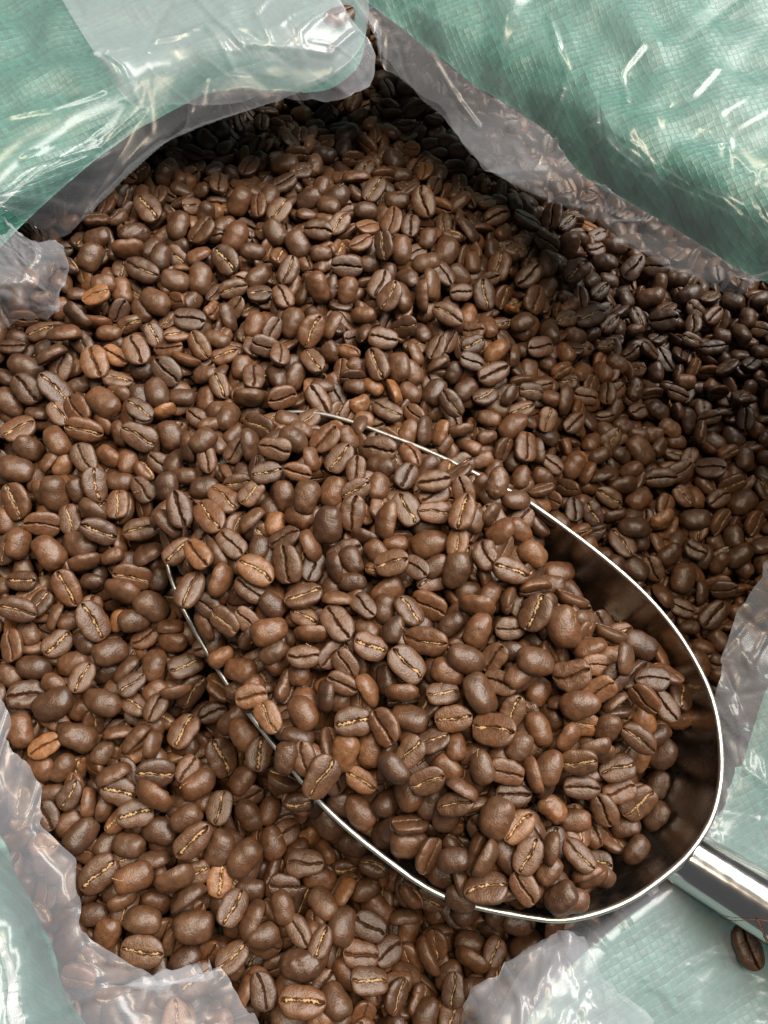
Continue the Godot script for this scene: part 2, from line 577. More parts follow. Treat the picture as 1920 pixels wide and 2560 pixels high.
# ------------------------------------------------------------------ the scoop's own axes
var scoop_at := Vector3(-55.2, 5.0, -13.8)
var scoop_long := Vector3(127.2, 21.5, 106.4).normalized()      # from the lip to the handle
var scoop_side := Vector3.ZERO
var scoop_up := Vector3.ZERO
var outline := []      # of the rim, in (along, across)
const RIM_POINTS := "-7,2 -4.5,13 1.6,22.6 19,35 41,41.6 57,45 78,47.9 90,48.3 109,47.2 124.6,44.8 138.4,40 150.7,32.1 159.7,21 164.2,10.2 164.8,0.4 163.1,-8.5 159.2,-19.2 152.4,-29.1 144.3,-35.4 128,-44 111.5,-46.8 93,-47.4 74.5,-44.9 53,-41.2 30,-34.7 15,-27.6 6,-20.5 -3,-10.5"
const BOWL := 37.0

func scoop_axes() -> void:
	scoop_side = Vector3.UP.cross(-scoop_long).normalized()
	if scoop_side.z > 0: scoop_side = -scoop_side
	scoop_up = scoop_side.cross(scoop_long).normalized()
	if scoop_up.y < 0: scoop_up = -scoop_up
	var pts := []
	for w in RIM_POINTS.split(" "):
		var c := w.split_floats(",")
		pts.append(Vector3(c[0], 0, c[1]))
	var n := pts.size()
	for i in n:
		for k in 6:
			var q := cat(pts[(i + n - 1) % n], pts[i], pts[(i + 1) % n], pts[(i + 2) % n], k / 6.0)
			outline.append(Vector2(q.x, q.z))

func lip_drop(t: float) -> float:      # the front lip curls down into the beans
	return -0.03 * pow(maxf(0.0, 13.0 - t), 2.0)

func from_scoop(t: float, s: float, h: float) -> Vector3:
	return scoop_at + scoop_long * t + scoop_side * s + scoop_up * (h + lip_drop(t))

func to_scoop(p: Vector3) -> Vector3:
	var q := p - scoop_at
	return Vector3(q.dot(scoop_long), q.dot(scoop_up), q.dot(scoop_side))

func bowl_depth(t: float) -> float:
	return BOWL * smoothstep(-14.0, 62.0, t)

func make_scoop() -> void:
	var root := thing("scoop", "stainless steel scoop heaped with coffee beans, its handle pointing to the lower corner", "scoop")
	var n := outline.size()
	var rows := 15
	for side in 2:       # inner and outer skin, 0.9 mm apart
		var p := PackedVector3Array()
		var back := Vector2.ZERO
		for j in rows:
			var a := PI / 2.0 * j / (rows - 1)
			for i in n:
				var o: Vector2 = outline[i]
				var spine := Vector2(clampf(o.x, 42.0, 116.0), 0.0)
				var away: Vector2 = (o - spine).normalized() * (-0.45 if side == 0 else 0.45)
				var q: Vector2 = (o + away).lerp(spine, 1.0 - cos(a))
				var d := bowl_depth(q.x) * sin(a)
				p.append(from_scoop(q.x, q.y, -d - (0.9 * sin(a) if side == 1 else 0.0)))
		if side == 0: p.reverse()
		obj("bowl_inside" if side == 0 else "bowl_outside", grid_mesh(p, n, rows, PackedVector2Array(), true), mat.steel, root)
	# rolled rim: a thin bead along the edge
	var rp := PackedVector3Array()
	var nb := 9
	for i in n + 1:
		var o: Vector2 = outline[i % n]
		var before: Vector2 = outline[(i + n - 1) % n]
		var after: Vector2 = outline[(i + 1) % n]
		var out := (after - before).orthogonal().normalized()
		for k in nb:
			var a := TAU * k / nb
			var q := o + out * cos(a) * 0.7
			rp.append(from_scoop(q.x, q.y, sin(a) * 0.72))
	obj("rim", grid_mesh(rp, nb, n + 1, PackedVector2Array(), true), mat.rim, root)
	# handle: a tube that leaves the back of the bowl
	var start := from_scoop(161.5, -1.0, -11.0)
	var to := (spot(1920.0, 2270.0, 17.0) - start).normalized()
	var across := to.cross(Vector3.UP).normalized()
	var over := across.cross(to).normalized()
	var hp := PackedVector3Array()
	var ring := 28
	var steps := [[-40.0, 7.0], [0.0, 7.0], [6.0, 7.05], [14.0, 7.1], [22.0, 7.2], [30.0, 7.3], [40.0, 7.45], [55.0, 7.7], [75.0, 8.0], [95.0, 8.1], [104.0, 7.6], [108.0, 5.5], [109.5, 2.5], [110.0, 0.01]]
	for st in steps:
		for k in ring:
			var a := TAU * k / ring
			var c: Vector3 = start + (across * cos(a) + over * sin(a)) * st[1]
			var q := to_scoop(c)
			var deep := asin(clampf(-q.y / BOWL, 0.0, 0.99))
			var wall_at := 165.4 - 49.0 * (1.0 - cos(deep)) - q.z * q.z / 92.0
			var first := (wall_at - q.x) / to.dot(scoop_long)
			hp.append(c + to * maxf(st[0], first))
	obj("handle", grid_mesh(hp, ring, steps.size(), PackedVector2Array(), true), mat.polished, root)
	# weld bead round its root
	var wp := PackedVector3Array()
	for k in ring + 1:
		var c := hp[k % ring] + to * 0.5
		var a := TAU * k / ring
		var nn := (across * cos(a) + over * sin(a))
		for m in 8:
			var b := TAU * m / 8
			wp.append(c + (nn * cos(b) + to * sin(b)) * (0.75 + 0.2 * fine.get_noise_2d(k * 40.0, 3.0)))
	obj("weld_bead", grid_mesh(wp, 8, ring + 1, PackedVector2Array(), true), mat.steel, root)
	# rusty seam on the tube's near side, where its end was folded shut
	for line in ["1802,2293 1818,2299 1842,2302 1868,2300 1896,2299 1925,2304", "1892,2300 1901,2316 1907,2329 1913,2347 1921,2362"]:
		var pts := []
		for w in line.split(" "):
			var c: PackedFloat64Array = (w as String).split_floats(",")
			pts.append(on_tube(c[0], c[1], start, to, 7.55))
		var sp := PackedVector3Array()
		for i in 31:
			var c := spline(pts, i / 30.0)
			var nn: Vector3 = (c - start - to * (c - start).dot(to)).normalized()
			var side := nn.cross(to)
			for m in 6:
				var b := TAU * m / 6
				sp.append(c + (nn * cos(b) * 0.5 + (side + to).normalized() * sin(b)) * (0.20 + 0.16 * fine.get_noise_2d(i * 37.0, pts[0].x)))
		obj("rusty_seam", grid_mesh(sp, 6, 31, PackedVector2Array(), true), mat.rust, root)

func on_tube(px: float, py: float, start: Vector3, to: Vector3, r: float) -> Vector3:
	# where the line of sight meets the handle, or passes closest to it
	var d := sight(px, py).normalized()
	var o := eye - start
	var dp := d - to * d.dot(to)
	var op := o - to * o.dot(to)
	var a := dp.dot(dp)
	var b := op.dot(dp)
	var disc := b * b - a * (op.dot(op) - r * r)
	var s := (-b - sqrt(maxf(0.0, disc))) / a
	var c := eye + d * s
	var out := c - start - to * (c - start).dot(to)
	return c - out + out.normalized() * minf(out.length(), r)

# ------------------------------------------------------------------ the heap: where beans come to rest
const CELL := 0.8
const GX0 := -170.0
const GZ0 := -255.0
const NX := 425
const NZ := 520
var ground := PackedFloat32Array()     # height of what has been laid so far
var goal := PackedFloat32Array()       # height the finished heap should have
var wall := PackedInt32Array()
var bare_rim := {}       # stretch of the rim that no bean lies across
var in_scoop := PackedByteArray()

func bed_height(x: float, z: float) -> float:
	var h := 6.0 * smoothstep(20.0, -90.0, x)
	h -= 32.0 * smoothstep(5.0, 105.0, x) * smoothstep(120.0, 30.0, z)
	h -= 18.0 * smoothstep(-95.0, -185.0, z) * smoothstep(-130.0, -50.0, x)
	return h + 4.0 * wob.get_noise_2d(x * 0.55, z * 0.55 + 40.0)

func spill(t: float) -> float:      # stretch of the left rim that the heap runs over
	return smoothstep(50.0, 60.0, t) * smoothstep(98.0, 88.0, t)

func heap_height(t: float, s: float) -> float:     # over the rim's plane
	var right := smoothstep(22.0, 44.0, s) * smoothstep(78.0, 108.0, t)
	var back := smoothstep(126.0, 160.0, t) * smoothstep(-36.0, -4.0, s)
	var left := smoothstep(-24.0, -44.0, s)
	var lip := smoothstep(22.0, 40.0, s + 0.25 * maxf(0.0, 30.0 - t)) * smoothstep(70.0, 50.0, t)
	return 12.0 - 28.0 * maxf(right, back) - 8.0 * left * (1.0 - spill(t)) - 9.0 * lip - 5.0 * smoothstep(34.0, 0.0, t)

func prepare_heap() -> void:
	ground.resize(NX * NZ)
	goal.resize(NX * NZ)
	in_scoop.resize(NX * NZ)
	var poly := PackedVector2Array(outline)
	var n := poly.size()
	for j in NZ:
		var z := GZ0 + j * CELL
		for i in NX:
			var x := GX0 + i * CELL
			var k := j * NX + i
			var b := bed_height(x, z)
			goal[k] = b
			ground[k] = b - 31.0
			# the rim's plane above this place
			var q := to_scoop(Vector3(x, 0, z))
			if q.x < -30.0 or q.x > 190.0 or absf(q.z) > 80.0: continue
			var y := -q.y / scoop_up.y
			q = to_scoop(Vector3(x, y, z))
			var at := Vector2(q.x, q.z)
			if q.x < -12.0 or q.x > 168.0 or absf(q.z) > 78.0: continue
			var inside := Geometry2D.is_point_in_polygon(at, poly)
			var d := 1e9
			for e in range(0, n, 2):
				d = minf(d, at.distance_squared_to(poly[e]))
			d = sqrt(d)
			if d < 1.15:
				wall.append(k)
				if q.x > 8.0 and q.x < 46.0 and q.z > 0.0: bare_rim[k] = true
				ground[k] = y + 0.3 + lip_drop(q.x)
				if inside: in_scoop[k] = 1
				if q.z < 0.0 and spill(q.x) > 0.5: goal[k] = y + 4.0
			elif not inside and d >= 5.0 and q.z < 0.0 and q.x > 45.0: goal[k] -= 9.0 * smoothstep(32.0, 8.0, d)
			elif not inside and d < 5.0 and q.z < 0.0 and spill(q.x) > 0.5: goal[k] = y - 1.0
			elif inside:
				in_scoop[k] = 1
				var rho := 1.0 - minf(d / 45.0, 1.0)
				var floor_y := y - bowl_depth(q.x) * sqrt(maxf(0.0, 1.0 - rho * rho))
				goal[k] = y + heap_height(q.x, q.z)
				ground[k] = maxf(floor_y, goal[k] - 24.0)

class Footing:
	var off := PackedInt32Array()
	var low := PackedFloat32Array()
	var high := PackedFloat32Array()
	var basis: Basis
	var variant := 0
	var scale := 1.0

func footing(basis: Basis, variant: int, scale: float) -> Footing:
	var f := Footing.new()
	f.basis = basis
	f.variant = variant
	f.scale = scale
	var r: Vector3 = bean_size[variant] * scale * 0.92
	var m := [[0.0, 0.0, 0.0], [0.0, 0.0, 0.0], [0.0, 0.0, 0.0]]
	for e in 3:
		var ax := basis[e]
		var w := 1.0 / (r[e] * r[e])
		for i in 3:
			for j in 3: m[i][j] += ax[i] * ax[j] * w
	var a: float = m[1][1]
	var span := int(ceil(maxf(r.x, r.z) / CELL))
	for j in range(-span, span + 1):
		var z := j * CELL
		for i in range(-span, span + 1):
			var x := i * CELL
			var b: float = m[0][1] * x + m[1][2] * z
			var c: float = m[0][0] * x * x + 2.0 * m[0][2] * x * z + m[2][2] * z * z - 1.0
			var disc := b * b - a * c
			if disc > 0.0:
				var root := sqrt(disc)
				f.off.append(j * NX + i)
				f.low.append((-b - root) / a)
				f.high.append((-b + root) / a)
	return f

func rest_height(f: Footing, k: int) -> float:
	var h := -1e9
	var off := f.off
	var low := f.low
	for n in off.size():
		var d := ground[k + off[n]] - low[n]
		if d > h: h = d
	return h

func lay(f: Footing, k: int, h: float) -> void:
	for n in f.off.size():
		var c := k + f.off[n]
		ground[c] = maxf(ground[c], h + f.high[n])

func cell_of(x: float, z: float) -> int:
	var i := int(round((x - GX0) / CELL))
	var j := int(round((z - GZ0) / CELL))
	if i < 12 or j < 12 or i >= NX - 12 or j >= NZ - 12: return -1
	return j * NX + i

# every bean laid: [transform in mm, variant, tone, chaff, survey entry or null]
var laid := []

func random_footing() -> Footing:
	var v: int = REGULAR[rng.randi() % REGULAR.size()]
	var roll := rng.randf()
	if roll < 0.05: v = PEABERRY[rng.randi() % 2]
	elif roll < 0.10: v = WRINKLED[rng.randi() % 2]
	elif roll < 0.125: v = BROKEN[0]
	var up := 1.0 if rng.randf() < 0.5 else -1.0
	var turn := Basis(Vector3.UP, rng.randf() * TAU)
	var lean := Basis(Vector3.RIGHT, rng.randfn(0.0, 0.65) + (0.0 if up > 0 else PI))
	var pitch := Basis(Vector3.BACK, rng.randfn(0.0, 0.3))
	return footing((turn * pitch * lean).orthonormalized(), v, rng.randf_range(0.81, 1.02))

func random_tone() -> String:
	var r := rng.randf()
	return "dark" if r < 0.16 else "deep brown" if r < 0.36 else "brown" if r < 0.56 else "warm brown" if r < 0.72 else "chestnut" if r < 0.83 else "greyish brown" if r < 0.91 else "light brown" if r < 0.98 else "orange tan"

func in_view(p: Vector3) -> bool:
	var q := seen_at(p)
	var a := spot(1170.0 * 1.1574, 2160.0 * 1.1574, 0.0)       # beyond this line the near right side of the sack lies
	var b := spot(1700.0 * 1.1574, 1400.0 * 1.1574, 0.0)
	var side := Vector2(b.x - a.x, b.z - a.z).normalized().cross(Vector2(p.x - a.x, p.z - a.z))
	if side > 10.0: return false
	return q.x > -190.0 and q.x < 2110.0 and q.y > -150.0 and q.y < 2720.0

func fill(stock: Array, spacing: float, passes: int, tries: int, hollow: float, cap: float) -> void:
	for ps in passes:
		var z := GZ0 + 14.0
		while z < GZ0 + NZ * CELL - 14.0:
			var x := GX0 + 14.0
			while x < GX0 + NX * CELL - 14.0:
				var best := 1e9
				var bf: Footing = null
				var bk := 0
				var k0 := cell_of(x, z)
				if k0 >= 0 and in_view(Vector3(x, goal[k0], z)):
					for t in tries:
						var k := cell_of(x + rng.randf_range(-0.6, 0.6) * spacing, z + rng.randf_range(-0.6, 0.6) * spacing)
						if k < 0 or ground[k] > goal[k] - hollow: continue
						var f: Footing = stock[rng.randi() % stock.size()]
						var h := rest_height(f, k)
						if h - goal[k] < best:
							best = h - goal[k]
							bf = f
							bk = k
					if bf and best < cap:
						put_down(bf, bk, best + goal[bk], random_tone(), rng.randf() < 0.45, null)
				x += spacing
			z += spacing

func put_down(f: Footing, k: int, h: float, tone: String, chaff: bool, entry: Variant) -> void:
	lay(f, k, h)
	var at := Vector3(GX0 + (k % NX) * CELL + rng.randf_range(-0.2, 0.2), h, GZ0 + (k / NX) * CELL + rng.randf_range(-0.2, 0.2))
	laid.append([Transform3D(f.basis.scaled(Vector3.ONE * f.scale), at), f.variant, tone, chaff, entry, in_scoop[k]])

# where each bean one can pick out lies in the photograph, how long it looks, how it is turned; f face up, b back up, s on its side,
# g golden skin in the crease, w wrinkled; m brown, d dark, c chestnut, l light, o orange, y greyish
const SURVEY := [
	"544,312,75,-60,b,d 962,204,70,0,b,d 709,405,75,10,b,m 709,463,69,30,f,d 804,388,69,0,b,d 868,336,69,30,b,d 892,441,77,20,s,m 1007,435,58,0,b,m",
	"243,602,75,20,b,m 318,628,81,0,s,m 339,579,116,10,bw,d 367,527,81,-55,fg,m 399,637,64,70,b,d 443,561,69,70,b,m 495,634,69,30,s,m 509,579,75,40,f,m",
	"584,587,75,60,b,m 596,509,69,60,b,m 631,625,69,0,b,m 689,579,64,-50,b,m 700,527,64,50,fg,m 744,605,64,-65,b,m 796,579,75,-10,f,d 802,631,58,0,b,m",
	"839,492,75,30,b,d 914,527,64,0,b,d 932,480,64,60,fg,m 962,620,64,-75,fg,d 981,556,70,80,f,m 994,505,64,0,b,m 1007,620,64,85,b,m 1029,569,51,80,f,m",
	"1058,511,83,-75,f,m 1116,626,70,70,b,m 1173,575,77,-60,s,m 1240,543,64,20,f,m 1243,498,51,0,b,m 1301,607,51,0,b,m 1314,556,77,-15,f,m 1346,486,58,0,b,m",
	"1365,607,70,-30,f,m 1381,543,77,80,f,m 1422,613,70,70,b,m 1537,613,89,0,b,d 191,793,75,-30,s,d 231,648,75,60,b,m 246,755,75,20,fg,o 255,712,69,10,b,m",
	"298,775,58,60,f,d 304,723,64,-70,b,m 356,775,58,-50,b,m 359,683,93,-25,fg,d 391,752,75,-40,b,m 437,697,75,-10,b,m 506,694,75,80,b,m 564,654,75,-50,fg,d",
	"579,723,75,15,fg,m 579,793,69,-60,s,d 645,689,75,40,b,m 651,738,64,0,fg,d 706,747,58,-60,f,m 723,677,69,65,fg,m 752,735,52,80,s,m 790,729,69,-70,b,m",
	"822,718,58,80,s,d 868,723,64,75,b,m 868,666,81,0,f,d 909,793,69,0,b,m 949,718,75,70,f,m 978,773,83,60,fg,m 1013,741,70,-70,s,m 1052,741,77,-75,s,m",
	"1064,652,77,10,b,m 1084,716,70,80,s,m 1106,690,70,-60,f,m 1122,786,83,-30,fg,m 1148,690,64,-40,b,m 1154,735,58,10,f,m 1208,741,70,-80,fg,d",
	"1250,671,83,85,fg,m 1320,693,70,40,f,d 1333,754,70,70,f,m 1371,658,70,80,b,m 1441,681,83,40,fg,m 1470,792,77,15,fg,d 1512,658,70,0,b,d",
	"1582,671,83,50,f,d 1627,741,89,15,b,m 1640,671,83,0,f,d 1659,799,77,0,f,d 1729,735,70,20,b,d 12,941,54,-30,b,d 33,869,66,0,f,d 63,917,87,-25,b,m",
	"112,869,60,20,b,d 136,893,84,10,s,m 151,920,72,75,f,m 162,833,87,0,s,c 208,862,69,-50,fg,d 241,911,84,-75,f,l 269,833,64,0,b,m 289,895,69,-30,f,o",
	"297,953,75,-10,fg,y 344,881,72,-70,f,m 356,926,48,0,b,d 394,845,81,60,b,m 422,929,84,-45,f,d 443,839,69,20,fg,m 475,802,81,-10,f,d 498,862,69,-60,fg,m",
	"544,848,69,-20,b,m 637,810,69,70,b,m 663,865,75,-20,f,y 729,804,75,75,b,m 775,828,81,60,fg,m 828,810,69,85,s,m 945,911,87,-65,fg,m 956,847,77,-5,f,m",
	"994,911,72,-75,b,m 1030,929,69,-50,b,m 1044,882,61,-70,s,m 1093,871,58,70,f,m 1095,911,61,50,s,m 1135,932,54,60,b,d 1175,907,65,-20,f,d",
	"1179,859,58,20,fg,d 1233,929,83,25,f,m 1240,874,69,40,b,o 1301,802,64,20,b,d 1352,869,70,10,f,m 27,1002,75,-50,b,m 50,1077,99,30,fg,c 71,972,78,-45,f,d",
	"96,1029,60,-30,s,d 127,965,90,-40,fg,d 145,1101,78,-65,b,c 148,1035,66,-60,fg,c 196,962,66,20,b,m 199,1026,75,-50,f,m 217,1083,96,-10,fg,m",
	"253,1005,90,-40,b,m 256,1059,60,-45,s,l 295,1089,63,-70,s,m 316,1035,69,-70,s,m 350,987,60,-70,b,d 353,1092,96,-25,fg,m 362,1050,72,-35,fg,d",
	"395,978,75,-80,b,m 416,1026,42,20,s,o 424,1081,72,-65,b,m 458,990,66,0,b,d 498,1052,72,-35,f,m 508,1099,76,40,b,m 556,1034,87,-10,b,m 621,998,83,-5,s,m",
	"631,1114,80,-75,s,m 686,1099,61,30,b,d 706,993,80,10,f,m 738,1103,80,-35,b,m 754,1070,61,-20,b,m 794,1000,80,-55,f,m 816,1096,83,40,f,m",
	"874,1092,54,-60,b,m 885,965,58,-10,b,m 900,1008,51,20,bw,l 911,1048,51,-10,b,l 929,965,43,-30,b,o 932,1084,83,-30,fg,m 972,1026,80,-30,fg,y",
	"1023,1081,69,60,b,m 1026,979,65,-40,b,m 1037,1034,54,-40,f,c 1066,1077,72,80,s,d 1088,979,69,60,b,d 1091,1030,54,70,b,m 1099,1081,65,70,s,l",
	"1113,1113,43,40,b,m 1128,1012,76,-55,fg,d 1153,1077,72,0,s,m 1164,972,69,40,b,d 1182,1117,54,-30,b,m 1211,994,69,35,fg,d 1218,1091,54,10,b,m",
	"1222,1044,61,-20,b,m 1276,990,58,50,s,d 1287,1063,83,40,b,m 1327,979,65,-10,fg,d 1363,1052,58,75,fg,l 1377,994,61,-20,b,c 1417,1001,72,60,s,m",
	"39,1170,87,-20,b,m 45,1255,90,-75,fg,m 75,1125,72,-30,b,m 96,1231,60,-70,s,m 121,1149,66,60,s,m 136,1234,90,-75,b,m 157,1167,54,60,b,l",
	"190,1231,57,-70,b,m 211,1146,75,-60,f,y 229,1279,78,-30,s,m 238,1213,90,-80,fg,m 268,1140,66,-25,b,m 295,1267,75,85,fg,c 298,1201,72,0,b,m",
	"325,1155,63,80,b,m 359,1228,69,-50,f,d 407,1161,75,-35,f,m 418,1215,72,90,b,d 451,1277,94,-75,f,d 460,1186,47,0,b,m 467,1125,72,-75,s,m",
	"508,1215,80,0,b,d 516,1150,69,-80,f,m 559,1248,87,-45,fg,c 588,1130,65,50,f,m 592,1208,69,10,fg,m 631,1233,72,45,fg,m 668,1186,80,15,fg,d",
	"697,1136,83,-10,f,m 704,1240,80,-80,b,m 747,1183,69,-15,f,m 765,1244,87,75,b,m 780,1150,54,-75,s,m 830,1230,80,70,b,c 848,1146,83,55,fg,m",
	"888,1226,72,30,fg,m 889,1175,72,85,f,m 947,1128,90,-5,f,m 947,1214,72,70,b,m 1016,1196,72,55,f,d 1019,1276,90,-65,fg,m 1037,1146,98,-15,fg,m",
	"1084,1236,83,30,f,c 1088,1204,87,10,f,m 1142,1164,83,30,fg,m 1157,1225,65,-70,f,m 1189,1214,72,70,b,m 1204,1146,47,20,b,m 1236,1185,58,60,b,m",
	"1249,1243,94,-15,b,m 1298,1193,61,75,b,m 1308,1120,76,75,f,m 1327,1280,80,-50,b,m 1341,1128,65,-70,s,m 1355,1196,61,-40,b,m 1384,1164,54,-40,f,m",
	"1434,1274,61,85,f,d 1437,1165,69,60,b,m 1465,1182,61,70,s,m 1499,1143,56,30,b,m 1504,1187,65,20,s,d 1517,1243,74,-30,fg,m 1556,1139,48,-30,b,d",
	"1556,1217,78,-5,s,d 1578,1178,61,15,b,m 1597,1248,65,30,b,m 1604,1126,87,-50,b,m 1651,1195,82,0,f,d 1664,1265,56,75,f,m 1699,1174,65,30,f,d",
	"1708,1239,65,-40,fg,m 1777,1174,91,-10,f,d 1795,1248,61,30,f,d 1855,1256,74,30,b,d 14,1380,72,70,fg,m 47,1358,83,70,b,m 102,1297,96,-5,f,m",
	"121,1380,101,-50,b,m 178,1300,72,-80,fg,m 195,1365,87,-20,b,m 213,1405,83,15,s,m 247,1333,93,-20,fg,d 282,1387,58,20,b,m 353,1327,96,10,fg,m",
	"365,1383,87,25,s,m 422,1305,87,-50,s,m 451,1385,90,-55,fg,l 496,1392,87,-50,f,l 527,1295,94,-50,fg,m 541,1396,83,-70,s,m 581,1363,83,-50,f,m",
	"622,1295,83,50,s,m 642,1425,98,-35,fg,l 650,1367,69,80,b,d 689,1309,54,80,b,o 715,1345,90,20,fw,d 716,1407,101,-75,f,m 747,1295,80,-25,b,c",
	"780,1363,83,-65,s,m 780,1418,61,70,f,d 823,1324,94,80,b,d 829,1414,80,-75,s,d 881,1284,90,80,f,m 881,1400,76,-60,b,d 940,1377,72,-50,b,m",
	"965,1301,108,80,s,m 976,1413,90,10,fg,m 990,1359,51,0,b,c 1044,1421,69,-40,f,m 1070,1355,108,10,b,c 1088,1287,83,0,fg,c 1091,1413,54,30,b,m",
	"1146,1359,58,80,fg,l 1149,1424,98,65,b,m 1157,1283,94,75,fg,m 1189,1298,58,70,b,m 1214,1392,83,-70,fw,m 1233,1290,61,50,s,m 1247,1327,80,30,b,c",
	"1272,1428,101,-15,fg,m 1301,1323,61,-40,b,c 1334,1384,83,-35,b,l 1377,1363,65,-50,b,m 1399,1428,87,20,b,m 1482,1282,65,-60,fg,d 1539,1291,61,10,s,d",
	"1552,1360,87,-55,fg,m 1582,1317,91,0,b,d 1591,1421,78,-30,b,d 1599,1347,65,-70,b,d 1630,1421,69,-60,f,m 1647,1360,56,-75,s,m 1677,1386,65,45,b,d",
	"1738,1295,82,5,b,d 1740,1378,65,-30,fw,d 1847,1391,74,40,b,d 47,1521,94,-15,fg,m 60,1456,80,-5,fg,d 72,1578,72,-60,b,m 105,1506,72,60,fg,d",
	"134,1546,72,60,s,m 170,1466,94,-65,fg,m 174,1560,58,0,b,m 231,1452,54,0,b,d 239,1557,101,-55,fg,m 297,1550,61,65,b,o 300,1481,98,-5,s,m",
	"333,1441,98,-10,fg,m 340,1555,83,0,b,m 383,1513,90,-30,b,m 398,1445,54,75,b,d 422,1559,72,5,s,m 481,1475,105,65,fg,m 508,1566,83,-60,s,m",
	"519,1512,72,-45,f,d 557,1457,90,70,s,c 563,1555,83,-40,fg,m 617,1544,65,-45,f,m 621,1475,87,-40,f,m 624,1595,72,60,s,d 671,1580,98,20,b,c",
	"684,1515,76,-45,b,d 758,1494,101,20,fg,m 762,1548,65,-30,fg,m 780,1588,94,-10,s,c 841,1559,105,-55,f,m 845,1490,83,-25,s,m 881,1457,69,0,b,d",
	"910,1519,69,-50,f,m 917,1573,54,-40,b,m 964,1522,69,80,b,m 980,1575,78,60,b,d 1016,1527,87,-50,fg,m 1072,1596,115,-10,fg,m 1123,1557,75,40,b,d",
	"1189,1518,96,0,s,m 1192,1578,96,65,b,c 1230,1486,78,60,b,m 1274,1569,78,5,f,y 1343,1533,99,60,fg,m 1373,1548,78,70,s,m 1413,1573,113,-75,b,m",
	"1430,1482,61,-50,b,m 1460,1447,48,0,b,d 1486,1534,100,-20,b,c 1556,1521,82,-30,b,d 1703,1521,65,-20,f,m 1712,1443,78,70,b,m 1725,1569,52,0,b,d",
	"1756,1482,65,80,s,d 1782,1538,78,50,f,d 1808,1473,65,10,f,d 22,1691,65,-40,b,m 33,1615,80,-80,f,m 72,1738,98,0,fw,d 76,1669,87,-5,b,d",
	"134,1709,61,-20,b,m 141,1611,87,40,fg,m 181,1662,83,15,b,m 203,1611,58,-40,b,d 213,1701,87,65,fg,m 253,1759,98,-20,b,m 278,1629,94,15,b,m",
	"311,1673,90,45,s,d 333,1712,72,40,fg,d 383,1658,87,80,b,m 383,1730,72,40,b,m 433,1602,80,0,b,m 445,1730,80,10,sg,m 465,1667,90,20,fg,m",
	"517,1705,61,-30,b,d 631,1741,75,10,f,l 682,1627,80,30,b,m 747,1678,72,80,b,m 765,1638,80,0,f,m 804,1741,87,75,s,d 830,1638,80,45,f,m",
	"863,1660,80,-60,f,m 921,1621,90,-20,fg,m 927,1723,93,-50,s,l 1008,1732,87,0,s,m 1016,1663,115,-45,fg,m 1106,1738,75,5,fg,m 1122,1681,93,-20,b,m",
	"1162,1645,105,-20,b,m 1198,1738,115,-60,b,m 1232,1642,63,45,f,m 1250,1708,78,-20,f,m 1274,1630,51,0,b,d 1295,1687,81,45,b,m 1343,1654,99,-10,b,m",
	"1349,1729,78,50,b,c 1434,1686,100,10,fw,m 1473,1612,87,20,s,c 1489,1664,52,0,f,l 1499,1721,61,30,f,l 1530,1755,74,45,s,m 1534,1695,52,60,f,d",
	"1536,1621,87,-75,s,m 1565,1647,82,75,s,m 1604,1616,100,-25,b,d 1608,1747,95,-50,f,c 1634,1699,87,0,f,d 1760,1616,61,-20,b,m 43,1822,93,-70,b,c",
	"110,1868,87,30,f,o 137,1767,119,25,b,d 200,1839,95,-10,b,m 260,1885,58,50,b,m 295,1830,87,20,s,m 336,1845,98,50,s,m 336,1767,72,-30,fg,m",
	"388,1868,69,70,s,m 394,1777,72,60,f,m 463,1833,98,60,fg,m 469,1920,75,60,f,m 470,1774,90,0,s,c 528,1781,72,20,f,d 547,1897,104,-65,fg,m",
	"622,1862,87,0,f,d 674,1793,87,-60,fg,l 718,1897,87,80,b,d 747,1839,87,-10,s,d 758,1781,98,-60,b,m 764,1897,81,-80,f,m 862,1891,104,80,b,l",
	"880,1810,98,5,fg,m 924,1883,96,-85,b,l 966,1816,102,-60,f,m 1024,1883,96,50,fg,m 1027,1789,102,-20,b,m 1084,1862,78,25,fg,d 1134,1792,96,10,fg,m",
	"1146,1871,81,80,b,c 1201,1916,93,-80,b,m 1235,1832,121,-15,fg,m 1262,1901,60,-30,b,y 1277,1780,78,70,fg,m 1301,1862,81,55,b,y 1355,1819,102,-65,b,c",
	"1430,1851,82,45,s,c 1443,1768,104,10,b,m 1447,1907,91,5,fg,m 1486,1873,87,20,s,m 1519,1820,65,60,b,m 1593,1847,104,-40,fg,m 1612,1803,65,-50,b,o",
	"1656,1886,82,50,b,d 1660,1768,87,-50,f,m 116,2036,58,-70,f,d 133,1984,58,0,b,m 150,1923,87,50,b,m 165,2065,81,50,b,m 174,1989,87,60,fg,d",
	"229,2001,81,85,s,m 281,1929,98,25,s,m 298,1978,87,-20,fg,m 336,2036,93,10,fg,y 382,1995,104,-35,s,m 385,1926,98,0,fg,d 399,2079,87,-20,b,d",
	"463,2044,87,30,b,m 498,1966,101,30,b,m 547,2024,93,75,fg,m 602,1949,87,50,b,m 616,1984,69,30,f,m 619,2047,93,-70,b,m 671,2024,81,65,b,m",
	"741,2065,87,-30,f,m 804,1943,122,60,fg,m 903,1949,69,-30,fg,l 978,1922,99,-45,b,d 1072,1949,93,20,fg,m 1120,1922,60,-40,b,c 1142,2016,79,5,fg,m",
	"1162,1970,84,-25,s,m 1241,2041,114,65,b,m 1262,1934,66,-20,f,c 1286,1982,75,0,f,d 1293,2076,99,45,fg,l 1331,1943,102,-70,s,m 1367,1922,99,60,b,m",
